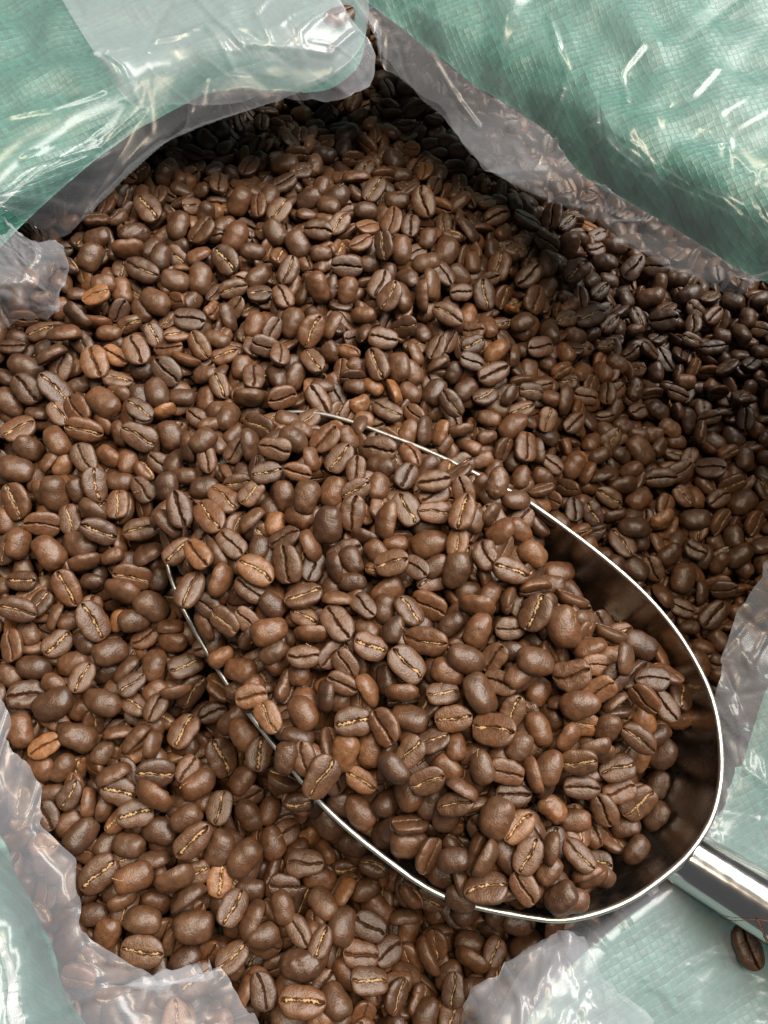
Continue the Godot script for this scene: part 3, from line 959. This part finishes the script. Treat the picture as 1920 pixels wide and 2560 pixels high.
	"1382,2021,74,-40,bw,l 1439,2051,79,0,b,m 1454,1968,91,-5,f,m 1505,2026,94,-65,f,m 1541,1920,91,20,fg,m 1550,1982,64,20,f,c 1562,2061,59,0,b,m",
	"1594,2006,99,40,fg,m 1629,2041,79,40,b,d 1647,1959,78,70,b,d 116,2111,69,-10,fg,l 203,2085,110,50,b,d 252,2183,116,45,fg,m 324,2111,81,-15,b,m",
	"336,2198,104,20,b,c 382,2146,93,15,s,m 434,2203,110,30,s,m 472,2238,110,40,s,d 486,2102,116,45,fg,m 550,2117,104,70,b,m 608,2146,116,50,b,m",
	"686,2111,95,-80,b,m 712,2212,75,-10,f,d 764,2163,98,0,f,y 778,2117,104,5,b,m 804,2203,87,-20,b,m 859,2221,87,65,s,o 880,2117,87,0,f,d",
	"920,2224,87,30,b,m 1130,2150,74,0,b,d 1219,2224,114,10,fg,m 1224,2150,104,40,s,m 1317,2145,99,65,fg,m 1317,2224,94,-60,f,m 1374,2120,74,75,s,m",
	"1377,2175,59,40,b,m 1441,2135,104,-50,fg,m 1471,2175,89,40,s,m 1481,2204,84,10,s,m 1584,2130,84,50,b,d 229,2290,69,0,b,m 263,2342,110,75,b,m",
	"307,2256,81,20,s,m 356,2299,98,-10,b,m 359,2377,110,-5,fg,m 457,2394,93,40,b,d 486,2313,110,0,b,m 579,2267,110,60,fg,m 579,2394,104,45,fg,m",
	"628,2296,110,65,s,m 660,2345,87,10,b,m 709,2273,98,-75,b,m 747,2331,87,-60,f,m 804,2256,98,-60,b,m 804,2360,75,70,fg,m 859,2319,110,80,b,y",
	"903,2383,93,-10,f,m 926,2313,93,-30,f,d 1127,2333,84,60,fg,m 1149,2249,74,-20,b,m 1172,2352,69,0,b,m 1231,2382,79,70,fg,m 1238,2283,79,70,b,m",
	"1308,2357,99,40,s,m 1382,2328,54,0,f,l 1397,2244,94,35,b,d 1436,2254,54,0,b,m 301,2423,75,20,b,m 486,2447,104,40,fg,m 613,2475,81,70,s,m",
	"660,2475,104,-75,f,d 718,2545,98,0,b,m 747,2418,145,-10,bw,d 758,2504,122,-5,fg,m 799,2556,58,0,b,l 839,2499,104,-60,b,m 920,2452,98,0,fg,m",
	"1137,2476,94,85,fg,d 1179,2407,99,-30,sg,m 1187,2471,74,0,b,d",
]

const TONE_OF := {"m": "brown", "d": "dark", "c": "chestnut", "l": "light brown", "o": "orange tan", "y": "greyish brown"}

func place_surveyed() -> void:
	var todo := []
	for line in SURVEY:
		for w in line.split(" "):
			var c: PackedStringArray = w.split(",")
			todo.append([float(c[0]), float(c[1]), float(c[2]), float(c[3]), c[4], c[5]])
	# the small ones are mostly half covered: they go down first
	todo.sort_custom(func(p, q): return p[2] * (1.0 + 0.0004 * p[1]) < q[2] * (1.0 + 0.0004 * q[1]))
	for e in todo:
		var ang := deg_to_rad(e[3])
		var half: Vector2 = Vector2(cos(ang), -sin(ang)) * e[2] * 0.5
		var h := 0.0
		var k := -1
		var best: Footing = null
		var p := Vector3.ZERO
		for pass_no in 3:
			if pass_no == 0:
				p = spot(e[0], e[1], 0.0)
				for again in 4:
					var kk := cell_of(p.x, p.z)
					if kk < 0: break
					p = spot(e[0], e[1], goal[kk] - 1.5)
				h = p.y
			else:
				p = spot(e[0], e[1], h)
			k = cell_of(p.x, p.z)
			if k < 0: break
			var along := (spot(e[0] + half.x, e[1] + half.y, h) - spot(e[0] - half.x, e[1] - half.y, h))
			var size := along.length()
			along = along.normalized()
			var kind: String = e[4]
			var to_eye := (eye - p).normalized()
			var n := Vector3.UP.lerp(to_eye, 0.65).normalized()
			var v: int = REGULAR[int(e[0] * 7.0 + e[1] * 3.0) % REGULAR.size()]
			if "w" in kind: v = WRINKLED[int(e[0]) % 2]
			elif kind == "b" and e[2] < 62.0 and int(e[0]) % 3 == 0: v = PEABERRY[int(e[1]) % 2]
			var bs: Vector3 = bean_size[v]
			var sc := clampf(0.99 * size / (2.0 * bs.x), 0.76, 1.12)
			if kind.begins_with("f") and sc < 0.84: sc = lerpf(sc, 0.84, 0.5)
			var low := 1e9
			var tries := 7 if pass_no < 2 else 1
			for t in tries:
				var f := best
				if pass_no < 2:
					var x := (along - n * along.dot(n)).normalized()
					if rng.randf() < 0.5: x = -x
					var b := Basis(x, n, x.cross(n))
					var roll := rng.randfn(0.0, 0.22)
					if kind.begins_with("s"): roll = rng.randf_range(0.95, 1.5) * (1.0 if rng.randf() < 0.5 else -1.0)
					elif kind.begins_with("f"): roll += PI
					b = b * Basis(Vector3.RIGHT, roll)
					b = Basis(b.z.normalized(), rng.randfn(0.0, 0.16)) * b
					f = footing(b.orthonormalized(), v, sc)
				var hh := rest_height(f, k)
				if hh < low:
					low = hh
					best = f
			h = low
		if k < 0 or best == null: continue
		if h > goal[k] + 5.5: continue          # nothing for it to lie on: it would stand on others
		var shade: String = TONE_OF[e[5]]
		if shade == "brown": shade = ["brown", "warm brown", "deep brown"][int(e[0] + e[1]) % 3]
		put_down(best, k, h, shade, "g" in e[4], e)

# ------------------------------------------------------------------ names of places, for the labels
func where(t: Transform3D, scooped: bool, px: Vector2) -> String:
	var q := to_scoop(t.origin)
	if scooped:
		if q.x > 132.0: return "in scoop by the back wall"
		if q.x < 24.0: return "on scoop's front lip"
		var along := "front" if q.x < 58.0 else "middle" if q.x < 96.0 else "rear"
		var across := "by right rim" if q.z > 22.0 else "by left rim" if q.z < -22.0 else "on centre line"
		return "in scoop %s %s" % [along, across]
	if px.y < 620.0: return "on bed near far film"
	if q.x < -8.0 and px.x < 560.0: return "on bed at far left" if px.y < 1000.0 else "on bed left of scoop's lip"
	if q.x < 20.0 and px.y < 1060.0: return "on bed behind scoop's lip"
	if q.z > 30.0: return "on shaded bed right of scoop" if px.x > 1300.0 else "on bed along scoop's right rim"
	if px.y > 2200.0: return "on bed at near edge"
	if px.y > 1800.0: return "on near bed by left film" if px.x < 420.0 else "on bed below scoop's left rim"
	return "on left bed near frame edge" if px.x < 230.0 else "on left bed beside scoop"

func slant(px_ang: float) -> String:
	var a := fposmod(px_ang, 180.0)
	return "level" if a < 22.0 or a > 158.0 else "leaning right" if a < 68.0 else "upright" if a < 112.0 else "leaning left"

func raise_beans() -> void:
	# the three hundred that show largest become things; the rest is one mass
	var order := []
	for n in laid.size():
		var b: Array = laid[n]
		if b[4] == null: continue
		var px := seen_at(b[0].origin)
		if px.x < 10.0 or px.y < 10.0 or px.x > 1910.0 or px.y > 2550.0: continue
		var share := 1.0
		if b[4][4].begins_with("s"): share = 0.75
		order.append([b[4][2] * share * (1.08 if b[5] else 1.0), n])
	order.sort_custom(func(p, q): return p[0] > q[0])
	var single := {}
	for o in order.slice(0, 300): single[o[1]] = true
	var named := {}
	var rows := []
	for n in single:
		var b: Array = laid[n]
		var e: Array = b[4]
		var px := seen_at(b[0].origin)
		var kind: String = e[4]
		var pose := "on its side" if kind.begins_with("s") else "round back up" if kind.begins_with("b") else "golden crease up" if "g" in kind else "crease up"
		if "w" in kind: pose = "wrinkled " + pose
		var text := "%s bean, %s, %s, %s" % [TONE_OF[e[5]], pose, slant(e[3]), where(b[0], b[5] == 1, px)]
		if not named.has(text): named[text] = []
		named[text].append([px.y, n])
	var nth := ["topmost", "second", "third", "fourth", "fifth", "sixth", "seventh"]
	for text in named:
		var list: Array = named[text]
		list.sort_custom(func(p, q): return p[0] < q[0])
		for i in list.size():
			var label: String = text
			if list.size() == 2: label = ("upper " if i == 0 else "lower ") + text
			elif list.size() > 2: label = ("lowest " if i == list.size() - 1 else nth[mini(i, 6)] + " ") + text
			rows.append([list[i][1], label])
	rows.sort_custom(func(p, q): return p[0] < q[0])
	for r in rows:
		var b: Array = laid[r[0]]
		var o := obj("coffee_bean", bean_mesh[b[1]], mat[b[2]])
		o.transform = Transform3D(b[0].basis, b[0].origin * MM)
		tag(o, r[1], "coffee bean", "coffee beans in the scoop" if b[5] else "coffee beans on the bed")
		if b[3]: obj("chaff", chaff_mesh[b[1]], mat.chaff, o)
	# the mass: one object, one batch per shape
	var mass := Node3D.new()
	mass.name = "coffee_bean_bed"
	add_child(mass)
	tag(mass, "mass of roasted coffee beans filling the sack around and inside the scoop", "coffee beans", "", "stuff")
	for v in bean_mesh.size():
		for skin in 2:
			var list := []
			for n in laid.size():
				if not single.has(n) and laid[n][1] == v and (skin == 0 or laid[n][3]): list.append(laid[n])
			if list.is_empty(): continue
			var mm := MultiMesh.new()
			mm.transform_format = MultiMesh.TRANSFORM_3D
			mm.use_colors = skin == 0
			mm.mesh = bean_mesh[v] if skin == 0 else chaff_mesh[v]
			mm.instance_count = list.size()
			for i in list.size():
				var b: Array = list[i]
				mm.set_instance_transform(i, Transform3D(b[0].basis, b[0].origin * MM))
				if skin == 0:
					var c: Color = TONES[b[2]]
					var k := rng.randf_range(0.86, 1.14)
					mm.set_instance_color(i, Color(c.r * k, c.g * k, c.b * k))
			var mi := MultiMeshInstance3D.new()
			mi.name = "bean_layer" if skin == 0 else "chaff_layer"
			mi.multimesh = mm
			mi.material_override = mat.brown if skin == 0 else mat.chaff
			mi.set_meta("kind", "stuff")
			mass.add_child(mi, true)

# ------------------------------------------------------------------ sack and liner
const SACK := [
	["-150,760,24 -20,560,26.4 120,420,26.8 270,300,27.2 380,232,29.6 480,207,32 600,197,32 700,197,32 765,160,33 790,100,34 790,20,36 780,-80,38",
		"-260,600,36 -120,450,38 20,300,38 190,180,34 300,110,32 400,70,31 500,50,31 580,30,31 640,0,32 680,-40,33 700,-90,34 710,-150,35",
		"-500,420,34 -360,200,34 -220,0,34 -60,-150,34 60,-200,34 180,-240,34 300,-270,34 400,-290,34 480,-300,34 560,-310,34 600,-320,34 640,-330,34"],
	["665,-120,38 742,-40,37 835,37,36 890,78,35 1030,185,35 1175,280,35 1255,375,36 1385,455,38 1500,520,39 1590,578,41 1690,625,43 1890,710,45",
			"800,-240,42 890,-150,43 990,-80,44 1060,-30,45 1180,60,47 1310,150,50 1400,250,52 1530,340,54 1650,410,56 1750,470,56 1850,520,56 2050,600,54",
			"900,-560,46 1100,-460,46 1300,-360,48 1500,-240,50 1650,-100,52 1800,50,54 1920,200,54 2040,330,54 2160,420,52 2300,500,50"],
	["-170,1650,18 -70,1745,18 0,1815,18 42,1900,18 84,1978,18 114,2055,18 134,2125,18 180,2200,18 290,2310,18",
			"-260,1700,35 -160,1800,37 -90,1880,37 -50,1960,37 -10,2040,37 20,2120,37 40,2200,37 80,2290,37 200,2420,35",
			"-600,1800,40 -500,1950,40 -400,2050,40 -350,2150,40 -300,2250,40 -250,2330,40 -200,2420,40 -100,2560,40 60,2700,40"],
	["1040,2340,16 1100,2250,15 1170,2160,14 1245,2075,12 1340,1995,9 1450,1910,6 1545,1800,5 1592,1690,7 1625,1580,9 1665,1470,12 1740,1340,15 1850,1200,18",
			"1140,2480,12 1220,2370,12 1320,2250,9 1420,2150,6 1500,2070,3 1570,2000,1 1640,1920,1 1700,1820,3 1740,1700,7 1780,1580,12 1850,1430,17 1950,1280,22",
			"1400,2800,2 1500,2700,1 1600,2550,0 1700,2420,-2 1800,2300,-4 1900,2180,-4 1960,2060,-2 2040,1920,2 2100,1780,8 2140,1640,14 2200,1480,18 2260,1320,22"],
]

func sheets_of(root: Node3D, called: String, list: Array, m: Material, step: float) -> void:
	for s in list:
		var rows := []
		for r in s[0]: rows.append(row_of(r))
		if s.size() > 8:         # goes on over a side of the sack, a few millimetres above it
			for r in SACK[s[8]]:
				var lifted := []
				for q in row_of(r): lifted.append(q + Vector3(0, 6.0, 0))
				if s[9]: lifted.reverse()
				rows.append(lifted)
		obj(called, sheet(rows, step, make_folds(s[1], s[2], s[3], s[4]), s[5], s[6], s[7] if s.size() > 7 else 0, s[1]), mat.film_doubled if s[1] in [32, 34, 35, 36, 37, 38] else m, root)

func make_sack() -> void:
	var root := thing("woven_sack", "green woven plastic sack rolled open around the beans", "sack")
	sheets_of(root, "unseen_sack_side", [
		[SACK[0], 11, 7, 16.0, 60.0, 0.055, 0.62],
		[SACK[1], 12, 8, 14.0, 60.0, 0.055, 0.30],
		[SACK[2], 13, 6, 14.0, 40.0, 0.03, 0.15],
		[SACK[3], 14, 8, 14.0, 50.0, 0.04, 0.42],
	], mat.weave, 1.3)
	# raised right side, out of view, placed to shade the right of the bed
	var st := []
	for e in [[0.0, 36.0], [40.0, 36.0], [80.0, 32.0], [135.0, 22.0]]:
		var row := []
		for k in 9:
			var z := lerpf(-120.0, 40.0, k / 8.0)
			row.append(Vector3(112.0 - 0.33 * (z + 20.0) + e[1] + 4.0 * sin(k * 1.7), -76.0 + e[0] * (1.0 - 0.3 * pow(absf(k / 4.0 - 1.0), 2.0)) + (74.0 if e[0] > 0.0 else 0.0), z))
		st.append(row)
	obj("unseen_sack_side", sheet(st, 2.0, make_folds(15, 6, 20.0, 60.0), 0.05, 0.3), mat.weave, root)
	# unseen bottom sheet, added to block light from below and past the edges
	var p := PackedVector3Array()
	var uv := PackedVector2Array()
	for j in 21:
		for i in 21:
			var q := Vector3(lerpf(-260, 260, i / 20.0), -78.0, lerpf(-330, 230, j / 20.0))
			var edge := maxf(absf(i / 10.0 - 1.0), absf(j / 10.0 - 1.0))
			q.y += (118.0 if q.z < 40.0 else 80.0) * smoothstep(0.72, 1.0, edge)
			p.append(q)
			uv.append(Vector2(q.x, q.z) / 28.8)
	obj("added_sack_bottom", grid_mesh(p, 21, 21, uv), mat.weave, root)

func make_liner() -> void:
	var root := thing("plastic_liner", "clear crumpled plastic liner folded out over the sack's edge", "plastic bag")
	sheets_of(root, "film_fold", [
		[["-170,690,15 -60,600,16.5 30,555,18 140,510,19.5 215,440,21 280,365,22.5 350,308,25 425,258,26 480,215,28 560,150,32 660,60,36"], 31, 9, 12.0, 70.0, 0.045, 0.2, 40, 0, false],
		[["232,165,49 262,200,47 300,232,43 345,226,40 410,218,38 480,226,36 540,214,35 610,212,34 680,220,33 745,218,33 785,196,33 803,160,34 810,125,35 798,85,37 770,50,39 742,22,41",
			"190,90,54 235,110,53 290,120,51 345,112,50 410,105,49 470,100,49 530,98,48 590,90,48 650,90,47 700,82,46 735,75,45 750,62,45 758,48,45 752,30,45 735,8,46 715,-15,47",
			"120,-30,48 170,-30,48 230,-30,48 300,-30,48 370,-35,48 440,-40,48 500,-40,48 560,-45,48 610,-50,47 650,-55,46 680,-60,46 695,-70,46 700,-80,46 690,-95,46 675,-110,46 655,-125,46",
			"40,-200,44 100,-200,44 170,-200,44 250,-200,44 330,-210,44 410,-220,44 480,-220,44 540,-230,44 590,-235,44 620,-240,44 640,-245,44 650,-250,44 650,-260,44 640,-270,44 630,-280,44 620,-290,44"], 32, 10, 12.0, 50.0, 0.06, 0.9, 44],
		[["690,-60,33 738,10,32.1667 762,50,32.3333 790,84,32.5 812,120,31.6667 850,155,31.8333 900,203,31 960,252,30 1000,312,30 1050,365,30 1110,402,31 1200,436,32 1290,474,33 1350,524,34 1420,572,35 1500,612,37 1590,643,38 1690,660,39 1850,720,40"], 33, 15, 9.0, 60.0, 0.07, 0.5, 34, 1, false],
		[["690,-60,31.5 738,10,30.6667 762,50,30.8333 790,84,31 812,120,30.1667 850,155,30.3333 900,203,29.5 960,252,28.5 1000,312,28.5 1050,365,28.5 1110,402,29.5 1200,436,30.5 1290,474,31.5 1350,524,32.5 1420,572,33.5 1500,612,35.5 1590,643,36.5 1690,660,37.5 1850,720,38.5",
			"665,-120,43 742,-40,42 835,37,41 890,78,40 1030,185,40 1175,280,40 1255,375,41 1385,455,43 1500,520,44 1590,578,46 1690,625,48 1890,710,50"], 38, 9, 9.0, 50.0, 0.04, 0.5, 24],
		[["-110,770,17 -40,735,17 0,712,18 30,705,19 52,700,19 80,692,20 102,688,20 118,662,20 128,635,20 140,605,20 146,585,20 142,560,21 136,535,21 118,522,22",
			"-140,660,30 -70,640,31 -30,628,32 0,620,33 20,615,33 42,608,33 60,600,33 72,590,33 80,578,33 88,565,33 90,552,33 86,540,33 78,528,33 66,518,33",
			"-200,560,30 -140,545,31 -100,535,32 -70,530,32 -50,525,32 -30,520,32 -12,515,32 0,510,32 10,505,32 18,500,32 22,495,32 22,490,32 18,485,32 10,480,32"], 34, 14, 5.0, 26.0, 0.13, 0.2, 30],
		[["-60,1400,15 -20,1465,15 4,1500,16 18,1535,17 14,1590,18 28,1622,18 60,1655,18 90,1686,19 84,1750,20 102,1802,20 158,1866,20 172,1930,20 166,1990,20 200,2028,20 285,2086,20 370,2130,20 430,2098,20 474,2088,20 508,2138,20 548,2196,20 590,2260,20"], 35, 15, 7.0, 40.0, 0.09, 0.1, 70, 2, false],
		[["1780,1090,28 1700,1160,26 1652,1208,24 1618,1272,22 1585,1342,20 1560,1412,18 1548,1482,16 1545,1560,13 1552,1650,10 1540,1760,8 1480,1860,8 1400,1925,9 1310,1975,10 1240,2000,11 1210,2040,12 1150,2090,13 1100,2150,14 1060,2230,15 1030,2320,15"], 36, 15, 9.0, 50.0, 0.10, 0.4, 100, 3, true],
		[["985,2330,19 1012,2215,20 1018,2165,21 1028,2132,21 1075,2112,21 1112,2078,21 1160,2040,20 1200,2028,19 1222,2014,18 1250,2030,17 1275,2075,17 1300,2120,17 1330,2150,16 1370,2175,16 1410,2210,16",
			"1040,2390,26 1062,2290,27 1072,2245,27 1085,2215,27 1120,2190,27 1150,2160,27 1185,2130,26 1215,2115,25 1235,2108,24 1255,2118,23 1275,2150,23 1295,2190,22 1320,2215,22 1350,2240,22 1385,2270,22",
			"1090,2500,25 1110,2420,26 1125,2370,26 1140,2335,26 1165,2305,26 1190,2280,26 1215,2255,26 1238,2240,26 1255,2230,26 1272,2232,26 1290,2255,25 1308,2285,25 1330,2310,25 1355,2335,25 1385,2365,24"], 37, 14, 6.0, 30.0, 0.11, 0.7, 36],
	], mat.film, 0.78)

# ------------------------------------------------------------------ lamps, all out of view
func unseen_ceiling_lamp(label: String, at: Vector3, aim: Vector3, size: Vector2, tint: Color, power: float) -> void:
	var root := thing("unseen_ceiling_lamp", label, "lamp")
	root.look_at_from_position(at, aim, Vector3(0.2, 0.3, 1.0).normalized())
	var frame := StandardMaterial3D.new()
	frame.albedo_color = Color(0.85, 0.85, 0.85)
	frame.roughness = 0.5
	var box := BoxMesh.new()
	box.size = Vector3(size.x + 0.05, size.y + 0.05, 0.05)
	var b := obj("housing", box, frame, root)
	b.position.z = 0.03
	var glow := StandardMaterial3D.new()
	glow.albedo_color = Color(0.9, 0.9, 0.9)
	glow.emission_enabled = true
	glow.emission = tint
	glow.emission_energy_multiplier = 0.6
	var quad := QuadMesh.new()
	quad.size = size
	var q := obj("diffuser", quad, glow, root)
	q.rotation.y = PI
	q.position.z = 0.002
	var l := AreaLight3D.new()
	l.name = "lamp_light"
	l.area_size = size
	l.light_color = tint
	l.light_energy = power
	l.shadow_enabled = true
	l.area_range = 6.0
	l.position.z = -0.004
	root.add_child(l)

func _ready() -> void:
	rng.seed = 20240611
	wob.seed = 3
	wob.frequency = 0.02
	wob.fractal_octaves = 2
	fine.seed = 8
	fine.frequency = 0.03
	fine.fractal_octaves = 3
	var cam := Camera3D.new()
	cam.name = "camera"
	cam.fov = FOV
	cam.near = 0.01
	cam.far = 20.0
	add_child(cam)
	cam.look_at_from_position(eye * MM, Vector3.ZERO, Vector3.UP)
	cam.current = true
	var we := WorldEnvironment.new()
	we.name = "room_air"
	var env := Environment.new()
	env.background_mode = Environment.BG_COLOR
	env.background_color = Color(0.36, 0.36, 0.37)
	env.tonemap_mode = Environment.TONE_MAPPER_LINEAR
	env.tonemap_exposure = 1.0
	env.sdfgi_enabled = true
	env.ssao_enabled = true
	env.ssil_enabled = true
	we.environment = env
	add_child(we)
	unseen_ceiling_lamp("unseen cool white ceiling panel, placed to light the sack from the far right", Vector3(0.75, 1.2, -0.5), Vector3.ZERO, Vector2(0.5, 1.4), Color(1.0, 0.98, 0.95), 5.0)  # out of view, placed so that the far and right beans fall in shade
	unseen_ceiling_lamp("unseen warm white ceiling panel, placed to light the beans from straight above", Vector3(0.0, 1.6, -0.25), Vector3.ZERO, Vector2(0.14, 1.2), Color(1.0, 0.92, 0.80), 2.6)  # out of view, lights the beans from overhead and softens the shade

	make_materials()
	make_sack()
	make_liner()
	scoop_axes()
	make_scoop()
	for v in 15: make_bean(v)
	prepare_heap()
	var stock := []
	for n in 220: stock.append(random_footing())
	var real_wall := {}
	for k in wall:
		real_wall[k] = ground[k]
		ground[k] = 500.0
	fill(stock, 5.0, 3, 4, 22.0, -18.0)
	fill(stock, 5.0, 3, 4, 14.0, -10.0)
	fill(stock, 5.5, 6, 6, 7.0, -3.0)
	for k in wall:
		if not bare_rim.has(k): ground[k] = real_wall[k]
	place_surveyed()
	for k in wall:
		if ground[k] == real_wall[k] and goal[k] < real_wall[k]: ground[k] = 500.0
	fill(stock, 4.0, 2, 6, 8.0, -5.0)
	fill(stock, 4.5, 2, 4, 4.0, -0.6)
	raise_beans()
	# one stray bean on the sack under the handle, one caught between the far flaps
	var stray := [[1866.0, 2364.0, 5.5, -70.0, "dark bean lying on the green sack just under the scoop handle"], [848.0, 46.0, 41.0, 20.0, "dark bean caught between the plastic flaps at the far edge"]]
	for s in stray:
		var ang := deg_to_rad(s[3])
		var o := obj("coffee_bean", bean_mesh[2], mat.dark)
		var x := (spot(s[0] + 20.0 * cos(ang), s[1] - 20.0 * sin(ang), s[2]) - spot(s[0], s[1], s[2])).normalized()
		o.transform = Transform3D(Basis(x, -Vector3.UP, x.cross(-Vector3.UP)).orthonormalized(), spot(s[0], s[1], s[2]) * MM)
		tag(o, s[4], "coffee bean")
	# flakes of golden skin that have come loose
	var bits := MultiMesh.new()
	bits.transform_format = MultiMesh.TRANSFORM_3D
	bits.mesh = chaff_mesh[4]
	var places := []
	for n in 90:
		var k := cell_of(rng.randf_range(-110.0, 90.0), rng.randf_range(-150.0, 110.0))
		if k < 0 or ground[k] > 100.0 or ground[k] < goal[k] - 6.0: continue
		var turn := Basis(Vector3.UP, rng.randf() * TAU) * Basis(Vector3.RIGHT, rng.randf_range(-0.8, 0.8) + PI)
		places.append(Transform3D(turn.scaled(Vector3.ONE * rng.randf_range(0.12, 0.34)), Vector3(GX0 + (k % NX) * CELL, ground[k] + 0.3, GZ0 + (k / NX) * CELL) * MM))
	bits.instance_count = places.size()
	for i in places.size(): bits.set_instance_transform(i, places[i])
	var flakes := MultiMeshInstance3D.new()
	flakes.name = "chaff_flakes"
	flakes.multimesh = bits
	flakes.material_override = mat.chaff
	add_child(flakes)
	tag(flakes, "tiny loose flakes of golden skin scattered over the beans", "chaff", "", "stuff")
	print("beans ", laid.size())
